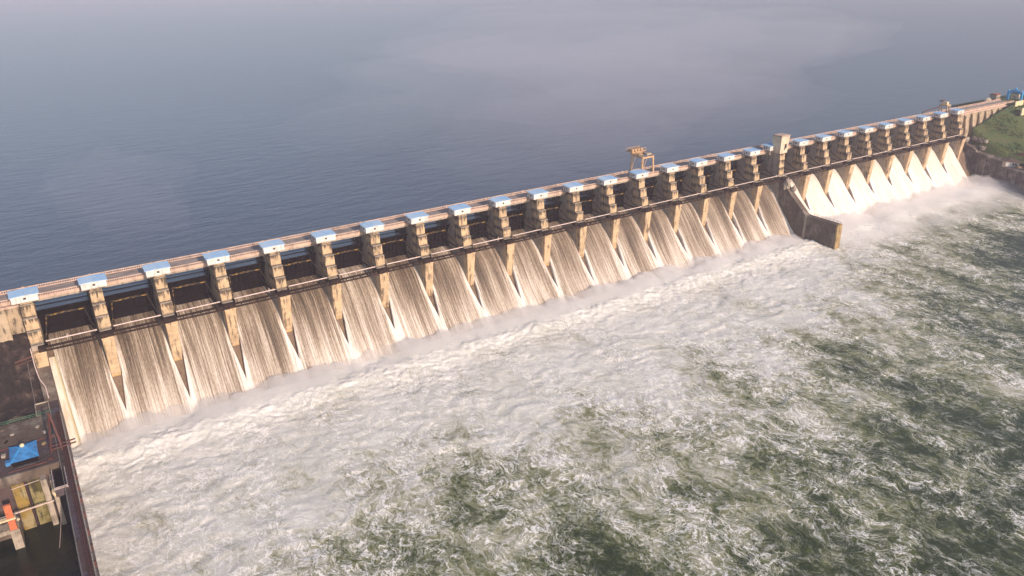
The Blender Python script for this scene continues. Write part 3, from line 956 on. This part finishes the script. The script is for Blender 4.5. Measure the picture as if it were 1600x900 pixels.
# ---- left training wall, stepping down from the first pier and out along the river
t = thing('training_wall', 'brown concrete training wall left of the first water sheet', 'wall', (0, 0, 0))
MB().prism([(-6.5, -20.6), (-8.5, -21.2), (-19.0, -27.0), (-19.0, -47), (-6.5, -47)], -1.72, 1.75).build('sloped_wall', 'wall_concrete', t, 0.05)
MB().prism([(-19.02, -27.05), (-170, -27.05), (-170, -47), (-19.02, -47)], -0.9, 1.6).build('level_wall', 'deck_concrete', t, 0.05)
MB().prism([(-6.6, -28.5), (-10.4, -33.0), (-14, -37.3), (-18, -41.6), (-21, -44.8), (-21, -47), (-6.6, -47)], 1.78, 3.9).build('mossy_ledge', 'mossy_pale', t) if False else None
for x in (-0.75, 1.45):
    for z in (-26.0, -26.5):
        MB().bar((x, -27, z), (x, -170, z), 0.09).build('handrail', 'cable', t)
    for k in range(36):
        y = -28 - k * 4.0
        MB().bar((x, y, -27.05), (x, y, -25.95), 0.1).build('rail_post', 'cable', t)
for x0_, x1_ in ((-0.98, -0.72), (1.42, 1.68)):
    for k in range(24):
        MB().box(x0_, x1_, -33.2 - k * 5.7, -27.6 - k * 5.7, -27.02, -26.82).build('kerb_stone', 'pale_concrete', t)
for k in range(9):
    y = -56 - k * 6.3 + rng.uniform(-1, 1)
    MB().box(1.62, 2.05, y - 0.35, y + 0.35, -28.4, -26.9).build('rail_bracket', 'red_steel', t)
for x, r in ((0.75, 0.18), (1.15, 0.13), (0.3, 0.1)):
    MB().tube([(x, -27, -26.85), (x + 0.05, -60, -26.85), (x - 0.05, -168, -26.85)], r, 6).build('pipe', 'red_steel', t)
MB().tube([(-1.0, -54, -30), (-1.05, -168, -30)], 0.14, 6).build('pipe', 'pipe_pale', t)

tm = NT('mossy_film')
Pp = tm.pos()
nn = tm.noise(tm.vmath('MULTIPLY', Pp, (1.0, 0.2, 0.2)), 0.9, 5, 0.6)
xx = tm.math('ADD', tm.sep(Pp)[0], tm.math('MULTIPLY', tm.math('ADD', tm.sep(Pp)[2], 30.0), 0.035))
cc = tm.mix(tm.smooth(nn, 0.35, 0.65), (0.50, 0.42, 0.32), (0.66, 0.60, 0.52))
cc = tm.mix(tm.math('MULTIPLY', tm.smooth(tm.math('ADD', xx, tm.math('MULTIPLY', nn, 1.2)), 3.7, 4.5), 0.75), cc, (0.26, 0.26, 0.06))
M['mossy_film'] = tm.done(cc, 0.5)
MB().prism([(-1.0, -21.4), (-3.0, -23.2), (-7.4, -28.6), (-10.4, -32.6), (-14, -36.8), (-18, -41.1), (-21.5, -44.9), (-21.5, -47), (-1.0, -47)], 1.78, 4.6).build('mossy_ledge', 'mossy_film', t)

# ---- plain dam walls beyond both ends of the spillway
def plain_wall(name, label, x0, x1, step, zbot, wid):
    t = thing(name, label, 'dam wall', (0, 0, 0))
    MB().prism([(2.3, -4.06), (0.9, -4.06), (0.3, -14), (0.3, zbot), (14, zbot), (14, -4.06)], x0, x1).build('wall', 'buttress_concrete', t)
    MB().box(x0, x1, 0.4, 2.2, -4.05, -3.32).build('coping', 'parapet_concrete', t)
    x = x0 + 1.0
    while x < x1 - wid:
        MB().prism([(0.55, -4.3), (-0.5, -5.4), (-1.9, -14), (-1.9, zbot), (1.0, zbot), (1.0, -4.3)], x, x + wid).build('buttress', 'buttress_concrete', t, 0.05)
        x += step
    return t
plain_wall('dam_wall', 'stained tan dam wall with buttresses at the left end', -92, -1.7, 8.2, -34, 3.4)
plain_wall('dam_wall', 'stained tan dam wall with buttresses rising from the grass at right', 497, 566, 8.0, -34, 3.6)

# ================================================================== POWERHOUSE CORNER (lower left)
ZD = -27.0
t = thing('powerhouse_deck', 'dark stained concrete powerhouse deck at the lower left', 'platform', (0, 0, 0))
MB().box(-120, -0.92, -40.0, -26.6, -46.5, ZD).build('rear_deck', 'wall_concrete', t)
MB().box(-120, -0.92, -54.4, -40.02, -44, ZD - 0.12).build('front_deck', 'deck_concrete', t)
MB().box(-120, -1.0, -55.2, -54.42, -29.4, ZD + 0.25).build('kerb', 'wall_concrete', t)
MB().box(-120, -3.2, -40.4, -40.0, ZD - 0.1, ZD + 0.18).build('rail_track', 'red_steel', t)
MB().box(-120, -3.2, -53.0, -52.6, ZD - 0.1, ZD + 0.18).build('rail_track', 'red_steel', t)
MB().tube([(-14, -54.0, -26.9), (-10, -51.9, -26.9), (-6, -52.0, -26.9), (-2.5, -49.8, -26.9)], 0.16, 6).build('hose', 'black_pipe', t)
# draft tube outlets below the deck edge
for x0, x1, m, y in ((-12.0, -9.3, 'mossy_concrete', -55.6), (-8.6, -5.9, 'olive_concrete', -55.3)):
    MB().box(x0, x1, y, -54.45, -46, -29.42).build('outlet_panel', m, t, 0.04)
MB().box(-9.28, -8.62, -55.0, -54.45, -46, -29.5).build('slot_shade', 'window_dark', t)  # near-black filler, shade of the gap put into its colour
MB().box(-5.85, -4.5, -57.6, -54.45, -46, -29.0).build('pier_column', 'pale_concrete', t, 0.05)
MB().box(-3.9, -2.9, -58.6, -54.45, -46, -29.3).build('pier_column', 'pale_concrete', t, 0.05)
MB().box(-2.88, -0.95, -58.6, -54.45, -46, -29.3).build('recess_shade', 'window_dark', t)  # solid near-black block, coloured as the shade of a hollow
MB().box(-14.3, -12.3, -62.6, -54.45, -46, -37.2).build('pier_wall', 'pale_concrete', t, 0.05)
MB().box(-60, -14.32, -57.0, -54.45, -46, -36).build('outlet_panel', 'dark_concrete', t)
MB().box(-60, -14.32, -60.2, -57.02, -39.4, -38.2).build('ledge_beam', 'pale_concrete', t)
for x in (-9.28, -9.0):
    MB().bar((x, -55.9, -29), (x, -55.9, -42), 0.1).build('guide_rail', 'red_steel', t)
MB().bar((-12.1, -55.9, -30.0), (-5.0, -55.9, -29.6), 0.12).build('pipe', 'pipe_pale', t)

def single(name, mb, mat, label, cat, group=None, bevel=0.0):
    return tag(mb.build(name, mat, None, bevel), label, cat, group)

single('steel_beam', MB().bar((-22, -60.6, -34.2), (-4.2, -58.2, -35.2), 0.22, 0.3), 'pipe_pale', 'pale steel beam spanning the outlet below the powerhouse deck', 'beam')
t = thing('stop_log_frame', 'orange stop log frame over the dark outlet at lower left', 'frame', (-13.2, -62.0, -37.2))
MB().box(-0.95, 0.55, -0.4, 0.5, 3.4, 7.0).build('upper_panel', 'orange_paint', t, 0.04)
MB().box(-0.95, 0.55, -0.4, 0.5, 0.05, 3.0).build('lower_panel', 'orange_paint', t, 0.04)
MB().box(-9.0, 0.8, -0.6, 0.6, 3.0, 3.4).build('cross_beam', 'cream', t)
lump('pulley', 'cream', (1.2, -0.2, 2.4), 0.35, 8, t, 2, 0.1)

t = thing('hatch_box', 'grey covered hatch box with pale railings on the training wall', 'hatch', (-1.5, -63.5, -27.0))
MB().box(-1.5, 1.4, -4.6, 4.6, -1.6, 0.2).build('box', 'deck_concrete', t, 0.04)
MB().box(-1.2, 1.0, -3.4, 4.2, 0.2, 0.34).build('lid', 'frame_dark' if 'frame_dark' in M else 'gate_steel', t)
for a, b in (((-1.45, 4.5, 0.9), (-1.45, -4.5, 0.9)), ((1.35, 4.5, 0.9), (1.35, -4.5, 0.9)), ((-1.45, -4.5, 0.9), (1.35, -4.5, 0.9)), ((-1.45, -4.5, 0.4), (1.35, -4.5, 0.4)), ((-1.45, -4.5, 0.65), (1.35, -4.5, 0.65))):
    MB().bar(a, b, 0.1).build('handrail', 'pipe_pale', t)
for x in (-1.45, 1.35):
    for y in (-4.5, 0, 4.5):
        MB().bar((x, y, 0.1), (x, y, 0.95), 0.1).build('rail_post', 'pipe_pale', t)
lump('machine_housing', 'cream', (0, 0, 0), 1.0, 12, None, 3, 0.3, (0.8, 1.3, 1.3))
mh = bpy.data.objects['machine_housing']; mh.location = (-3.3, -59.6, -32.0)
tag(mh, 'cream machine housing on the pier column beneath the hatch box', 'machine')

# pavilion with the blue roof
t = thing('blue_pavilion', 'bright blue hipped roof shelter on the powerhouse deck', 'shelter', (-8.1, -46.8, ZD - 0.12))
apex = 2.5; ez = 1.4; hx, hy = 3.1, 4.3
rb = MB(); rb.v = [(-hx, -hy, ez), (hx, -hy, ez), (hx, hy, ez), (-hx, hy, ez), (-0.5, 0.9, apex), (0.5, 0.9, apex)]
rb.f = [(0, 1, 5, 4), (1, 2, 5), (2, 3, 4, 5), (3, 0, 4), (3, 2, 1, 0)]
rf = rb.build('roof', 'tarp_blue', t)
for (a, b) in (((-hx, -hy, ez), (-0.5, 0.9, apex)), ((hx, -hy, ez), (0.5, 0.9, apex)), ((hx, hy, ez), (0.5, 0.9, apex)), ((-hx, hy, ez), (-0.5, 0.9, apex))):
    MB().bar(a, b, 0.16, 0.12).build('hip_ridge', 'arch_blue', rf)
lump('finial', 'cream', (0, 0.9, apex + 0.35), 0.55, 2, rf, 2, 0.05)
MB().box(-2.8, 2.8, -3.9, 3.9, 0.0, ez - 0.02).build('wall', 'gate_steel', t)
MB().box(-4.2, -3.2, -2.6, -1.2, 0, 1.0).build('side_unit', 'tarp_blue', t)

# odds and ends lying on the deck
spots = [(-3.6, -43.2, 0.7, 0.5, 0.6, 'tan_concrete'), (-12.6, -44.0, 0.9, 0.7, 0.8, 'pale_concrete'), (-2.6, -52.0, 0.5, 0.9, 0.5, 'red_steel'), (-4.4, -33.0, 0.8, 0.6, 0.5, 'pale_concrete'),
         (-7.6, -30.8, 0.6, 0.6, 0.5, 'wall_concrete'), (-10.4, -33.6, 0.7, 0.5, 0.4, 'pale_concrete'), (-12.4, -29.6, 0.5, 0.7, 0.4, 'wall_concrete'), (-3.0, -37.5, 0.5, 0.5, 0.9, 'frame_grey'), (-11.8, -36.8, 1.1, 0.4, 0.3, 'walkway_steel')]
labs = ['small tan crate between the blue shelter and the A frame', 'pale box left of the blue shelter roof', 'small red box at the front edge of the deck', 'pale box on the rear deck near the green railing',
        'small grey box beside the green railing, middle of the deck', 'pale block lying on the rear deck left of the middle', 'grey block at the left end of the green railing', 'grey upright box behind the A frame hoist', 'low rusty skid on the rear deck behind the shelter']
for (x, y, a, b_, c, m), lab in zip(spots, labs):
    a, b_, c = a * 0.6, b_ * 0.6, c * 0.7
    q = MB().box(-a, a, -b_, b_, 0, c).box(-a * 1.06, a * 1.06, -b_ * 1.06, b_ * 1.06, c + 0.003, c + 0.07)
    o = q.build('deck_crate', m, None); o.location = (x, y, ZD if y > -40 else ZD - 0.12); o.rotation_euler = (0, 0, rng.uniform(0, 1.5))
    tag(o, lab, 'box', 'loose boxes on the powerhouse deck')

# dark red A frame hoist beside the training wall
t = thing('a_frame_hoist', 'dark red steel A frame hoist leaning over the training wall', 'hoist', (-1.0, -47.6, ZD))
for a in (-1.4, 1.3):
    MB().bar((a, 0, 0), (0.35, 0.8, 10.2), 0.42).build('leg', 'red_steel', t)
    MB().bar((a * 0.9, -1.6, 0), (0.35, 0.8, 10.2), 0.26).build('stay', 'red_steel', t)
MB().bar((-1.0, 0.2, 3.4), (0.9, 0.25, 3.6), 0.25).build('brace', 'red_steel', t)
for y in (-1.2, 0.6):
    MB().bar((-1.4, y, 0.7), (4.6, y + 0.2, 0.9), 0.3).build('boom', 'red_steel', t)

# green railing on the back edge of the deck
t = thing('green_railing', 'green pipe railing along the back of the powerhouse deck', 'railing', (0, -26.9, ZD))
for z in (0.55, 1.1):
    MB().bar((-60, 0, z), (-0.5, 0, z), 0.12).build('rail', 'green_paint', t)
for k in range(24):
    MB().bar((-60 + k * 2.58, 0, 0), (-60 + k * 2.58, 0, 1.12), 0.1).build('post', 'green_paint', t)

# ledge box with pale edges
t = thing('valve_chamber', 'brown roofless valve chamber with pale rim below the first pier', 'chamber', (-1.8, -22.6, -29.0))
MB().box(-2.3, 0.85, -3.4, 3.5, -4, 1.9).build('floor', 'wall_concrete', t)
for x0, x1, y0, y1 in ((-2.5, -2.25, -3.6, 3.7), (0.85, 1.05, -3.6, 3.7), (-2.24, 0.84, 3.5, 3.7)):
    MB().box(x0, x1, y0, y1, -4, 2.3).build('rim', 'pale_concrete', t)
single('drain_pipe', MB().tube([(-1.9, -8.6, -14.0), (-1.95, -9.2, -20.0), (-1.6, -12.0, -22.6), (-0.6, -15.0, -24.0), (-0.5, -18.6, -26.2)], 0.13, 6), 'pipe_pale', 'pale drain pipe running down from the first pier to the chamber', 'pipe')
single('stay_cable', MB().tube([(-3.6, -7, -19), (-3.9, -14, -24), (-4.1, -25.5, -28.5)], 0.06, 5), 'cable', 'thin dark cable on the rock slope left of first pier', 'cable')
single('mooring_cable', MB().tube([(-3.2, -58.5, -38.0), (-4.4, -64, -40.8), (-5.4, -68, -42.7)], 0.05, 5), 'pipe_pale', 'thin pale cable slanting down into the dark tailrace', 'cable')
single('side_bracket', MB().bar((-6.5, -8.8, -17.2), (-1.6, -8.6, -16.4), 0.3, 0.4).bar((-6.5, -8.8, -18.2), (-1.6, -8.6, -17.6), 0.2), 'red_steel', 'dark red steel bracket jutting left from the first pier', 'bracket')
for k, (x, y, r) in enumerate(((-9.5, -21.5, 1.6), (-7.9, -20.6, 1.1), (-11.4, -22.8, 1.2))):
    o = lump('boulder', 'pale_rock' if 'pale_rock' in M else 'wall_concrete', (x, y, -29.6), r, 20 + k)
    tag(o, ['largest pale boulder at the foot of the rock slope', 'small pale boulder right of the largest one on the slope', 'pale boulder left of the largest one on the slope'][k], 'boulder', 'boulders below the rock slope')

# ================================================================== RIGHT ABUTMENT
t = thing('abutment_wall', 'dark streaked concrete retaining wall along the right bank', 'wall', (0, 0, 0))
def ab_x(y):
    return 505.5 if y > -10 else 505.5 - (-10 - y) * 0.26
segs = [(-1.0, -11.0, -20.0, -24.5), (-11.0, -20.0, -25.8, -26.4), (-20.0, -30.0, -27.0, -27.4), (-30.0, -45.0, -30.6, -31.0), (-45.0, -75.0, -30.8, -32.0), (-75.0, -140.0, -32.0, -33.0)]
for a, b, za, zb in segs:
    MB().quad_hexa([(ab_x(a) - 0.4, a - 0.02, -47), (ab_x(b) - 0.4, b, -47), (ab_x(b) + 9, b, -47), (ab_x(a) + 9, a - 0.02, -47),
                    (ab_x(a), a - 0.02, za), (ab_x(b), b, zb), (ab_x(b) + 9, b, zb), (ab_x(a) + 9, a - 0.02, za)]).build('wall_panel', 'abutment_concrete', t, 0.06)
    MB().quad_hexa([(ab_x(a) - 0.35, a - 0.05, za), (ab_x(b) - 0.35, b + 0.03, zb), (ab_x(b) + 1.3, b + 0.03, zb), (ab_x(a) + 1.3, a - 0.05, za),
                    (ab_x(a) - 0.35, a - 0.05, za + 0.4), (ab_x(b) - 0.35, b + 0.03, zb + 0.4), (ab_x(b) + 1.3, b + 0.03, zb + 0.4), (ab_x(a) + 1.3, a - 0.05, za + 0.4)]).build('coping', 'wall_concrete', t)
for y in (-14, -19, -26, -34, -40, -48, -58):
    MB().box(ab_x(y) - 0.75, ab_x(y) + 0.4, y - 0.7, y + 0.7, -47, -31.5 if y < -29 else -28).build('pilaster', 'abutment_concrete', t)
k = 0
for (x, y, z, r) in ((506.0, -3.0, -18.6, 2.2), (508.8, -6.5, -18.2, 1.8), (511.0, -9.2, -19.0, 2.4), (513.5, -12.0, -19.6, 2.0), (509.6, -12.5, -23.2, 1.8)):
    o = lump('broken_slab', 'pale_concrete' if k in (0, 3) else 'abutment_concrete', (x, y, z), r, 40 + k, None, 3, 0.5, (1, 1, 0.7))
    tag(o, ['pale broken concrete block nearest the last pier', 'grey broken block beside the pale one at the last pier', 'largest grey broken block below the grass slope', 'pale broken block just under the grass edge', 'lowest grey broken block on the abutment ledge'][k], 'rubble', 'broken blocks on the right abutment')
    k += 1
# white house on the abutment
t = thing('bank_house', 'low white house with brown roof on the right abutment wall', 'house', (507.6, -30.5, -30.6))
t.rotation_euler = (0, 0, R(32))
MB().box(-2.2, 3.2, -5.2, 5.2, -1, 3.0).build('wall', 'white_paint', t, 0.04)
MB().prism([(-5.9, 2.98), (-5.9, 3.2), (0, 4.0), (5.9, 3.2), (5.9, 2.98)], -2.9, 3.9).build('roof', 'brown_roof', t)
for y in (-3.2, -1.9, 3.0):
    f = MB().box(-2.28, -2.15, y - 0.45, y + 0.45, 0.7, 2.2).build('window', 'frame_grey', t)
    MB().box(-2.33, -2.27, y - 0.35, y + 0.35, 0.8, 2.1).build('pane', 'window_dark', f)
single('red_shed', MB().prism([(-3, -27.5), (-3, -24.2), (0, -22.8), (3, -24.2), (3, -27.5)], 0, 4.5), 'tile_red', 'red roofed shed behind the low white house', 'shed')
bpy.data.objects['red_shed'].location = (514.5, -34.5, 0)
o = lump('orange_tarp', 'orange_tarp' if 'orange_tarp' in M else 'crane_paint', (506.4, -37.2, -30.2), 1.3, 77, None, 3, 0.35, (1.1, 1.4, 0.8))
tag(o, 'orange tarp heap at the right end of the white house', 'tarp')

# ================================================================== FAR END OF THE ROAD
t = thing('blue_arch', 'bright blue ornate gateway arch across the road at the far end', 'arch', (574, 0.9, -2.6))
t.scale = (0.85, 0.85, 0.85)
for y in (10.2, 0.2):
    MB().box(-0.7, 0.7, y - 0.8, y + 0.8, 0, 5.6).build('column', 'arch_blue', t, 0.08)
    MB().prism([(y - 0.7, 5.6), (y, 7.8), (y + 0.7, 5.6)], -0.6, 0.6).build('finial', 'arch_blue', t)
N = 14
top = []; bot = []
for k in range(N + 1):
    a = math.pi * k / N
    yy = 5.2 - 4.3 * math.cos(a)
    bot.append((yy, 3.9 + 2.0 * math.sin(a)))
    top.append((yy, 5.6 + 2.2 * math.sin(a) + (0.5 if k % 3 == 0 else 0)))
MB().prism(bot + list(reversed(top)), -0.5, 0.5).build('arch_panel', 'arch_blue', t)
MB().prism([(4.1, 7.7), (5.2, 9.6), (6.3, 7.7)], -0.45, 0.45).build('crown', 'arch_blue', t)

def small_house(name, label, loc, sx, sy, h, wall, roof, rot=0):
    t = thing(name, label, 'building', loc)
    t.rotation_euler = (0, 0, R(rot))
    MB().box(-sx, sx, -sy, sy, -1.5, h).build('wall', wall, t, 0.03)
    MB().prism([(-sy - 0.5, h), (-sy - 0.5, h + 0.2), (0, h + 1.0), (sy + 0.5, h + 0.2), (sy + 0.5, h)], -sx - 0.4, sx + 0.4).build('roof', roof, t)
    for x in (-sx * 0.5, sx * 0.5):
        MB().box(x - 0.5, x + 0.5, -sy - 0.06, -sy + 0.02, 0.9, 2.2).build('window', 'window_dark', t)
    MB().box(-sx - 0.06, -sx + 0.02, -0.5, 0.5, 0.0, 2.1).build('door', 'frame_grey', t)
    return t
small_house('gate_lodge', 'cream lodge seen through the blue arch', (582, 7.5, -2.6), 3.0, 2.6, 3.6, 'cream', 'tile_red')
small_house('guard_house', 'small grey house left of the blue arch', (566, 14.0, -2.6), 2.4, 2.2, 3.4, 'pale_concrete', 'tile_red')
small_house('brown_house', 'red roofed brown house right of the blue arch', (600, 5.0, -2.6), 6.0, 4.0, 4.0, 'dark_concrete', 'tile_red')
small_house('blue_shed', 'small blue shed at the right edge of the picture', (583, -7.5, -3.0), 2.5, 2.5, 2.6, 'arch_blue', 'brown_roof')
o = lump('plaster_dome', 'pale_concrete', (556, 13.2, -2.4), 2.0, 90, None, 3, 0.12, (1.6, 1.0, 1.1))
tag(o, 'rounded pale mound beside the road before the arch', 'mound')
single('roadside_wall', MB().box(556, 566, -4.6, -3.9, -4.6, -0.6), 'cream', 'cream wall between the road end and the grass slope', 'wall', None, 0.05)
single('bank_wall', MB().box(548, 556, -13.0, -12.2, -7.5, -3.0), 'cream', 'cream retaining wall at the right edge above the grass', 'wall', None, 0.05)

# trees near the gateway
def leaf_mesh(seed, n, rx, ry, rz, s):
    r = random.Random(seed); mb = MB()
    for k in range(n):
        while True:
            p = Vector((r.uniform(-1, 1), r.uniform(-1, 1), r.uniform(-1, 1)))
            if 0.35 < p.length < 1: break
        c = Vector((p.x * rx, p.y * ry, p.z * rz)) * (1 + 0.2 * math.sin(p.x * 7 + seed) * math.cos(p.y * 6))
        a = Vector((r.gauss(0, 1), r.gauss(0, 1), r.gauss(0, 1))).normalized() * s
        b = Vector((r.gauss(0, 1), r.gauss(0, 1), r.gauss(0, 1))).normalized() * s
        i0 = len(mb.v); mb.v += [tuple(c - a), tuple(c + b), tuple(c + a), tuple(c - b)]; mb.f.append((i0, i0 + 1, i0 + 2, i0 + 3))
    me = bpy.data.meshes.new('crown'); me.from_pydata(mb.v, [], mb.f)
    return me
for k, (x, y, h, lab) in enumerate(((578, -2.0, 4.0, 'dark bushy tree filling the foot of the blue arch'), (586, 0.5, 5.0, 'dark tree right of the blue arch beside brown house'), (590, -11, 4.5, 'dark tree at the right picture edge near blue shed'))):
    t = thing('roadside_tree', lab, 'tree', (x, y, -3.4), 'trees by the gateway')
    MB().tube([(0, 0, 0), (0.1, 0.1, h * 0.5), (0.0, 0.2, h * 0.8)], 0.22, 6).build('trunk', 'bark', t)
    c = obj('crown', leaf_mesh(k, 1500, 2.6, 2.6, 1.9, 0.3), 'leaf_dark', t); c.location = (0, 0, h * 0.75)

# ================================================================== SPRAY AND AIR
def mist(name, x0, x1, prof, seed, tall=1.0, mat='spray_air'):
    xs = np.arange(x0, x1, 1.3); u = np.linspace(0, 1, 26)
    ya, yb = prof
    GX, U = np.meshgrid(xs, u)
    GY = ya + (yb - ya) * U
    hill = np.sin(np.pi * np.clip(U, 0, 1) ** 0.7) ** 0.8
    h = hill * tall * (3.4 + 3.4 * fbm(GX * 0.06, GY * 0.06, 3, seed) + 3.4 * (fbm(GX * 0.17, GY * 0.17, 4, seed + 5, 0.55, np.abs) - 0.25))
    endf = sstep(GX, x0, x0 + 4) * (1 - sstep(GX, x1 - 6, x1 - 1))
    top = Z_TAIL - 0.9 + h * endf + 0.4
    botz = np.full_like(top, Z_TAIL - 2.5)
    top = np.maximum(top, botz + 0.05)
    ny, nx = GX.shape
    v = np.concatenate([np.stack([GX, GY, top], -1).reshape(-1, 3), np.stack([GX, GY, botz], -1).reshape(-1, 3)])
    idx = np.arange(ny * nx).reshape(ny, nx); o2 = ny * nx
    f = []
    q = np.stack([idx[:-1, :-1], idx[:-1, 1:], idx[1:, 1:], idx[1:, :-1]], -1).reshape(-1, 4)
    f += q.tolist() + (q[:, ::-1] + o2).tolist()
    ring = idx[0, :].tolist() + idx[1:, -1].tolist() + idx[-1, ::-1][1:].tolist() + idx[::-1, 0][1:-1].tolist()
    for k in range(len(ring)):
        a, b = ring[k], ring[(k + 1) % len(ring)]
        f.append((a, a + o2, b + o2, b))
    me = bpy.data.meshes.new(name); me.from_pydata(v.tolist(), [], f)
    bm = bmesh.new(); bm.from_mesh(me); bmesh.ops.recalc_face_normals(bm, faces=bm.faces); bm.to_mesh(me); bm.free()
    me.polygons.foreach_set('use_smooth', [True] * len(me.polygons))
    o = obj(name, me, mat)
    return o
tag(mist('spray_mist', 1.8, 326, (-13.0, -36.0), 80, 1.15), 'soft white spray at the foot of the brown water sheets', 'spray', kind='stuff')
tag(mist('spray_mist', 333, 506, (-9.5, -60.0), 95, 1.7, 'thin_spray_air'), 'soft white spray at the foot of the white water sheets', 'spray', kind='stuff')

for k, (x, y, z, rx, ry, rz_, lab) in enumerate((
        (330, 170, 12, 170, 120, 30, 'broad faint mist drifting over the reservoir behind the gantry crane'),
        (250, 60, 6, 90, 40, 22, 'small faint mist patch rising just behind the road left of crane'),
        (520, 300, 16, 230, 170, 36, 'wide faint mist over the reservoir at upper right'),
        (40, 90, 4, 26, 60, 16, 'thin faint wisp of mist over the reservoir at left'))):
    o = lump('mist_wisp', 'wisp_air', (x, y, z), 1.0, 60 + k, None, 4, 0.45, (rx, ry, rz_))
    o.data.polygons.foreach_set('use_smooth', [True] * len(o.data.polygons))
    tag(o, lab, 'mist', kind='stuff')
hz = MB().box(-9500, 11500, -9500, 12500, -48.8, 92).build('haze', 'haze_air')
tag(hz, 'pale haze hanging over the whole reservoir', 'haze', kind='stuff')
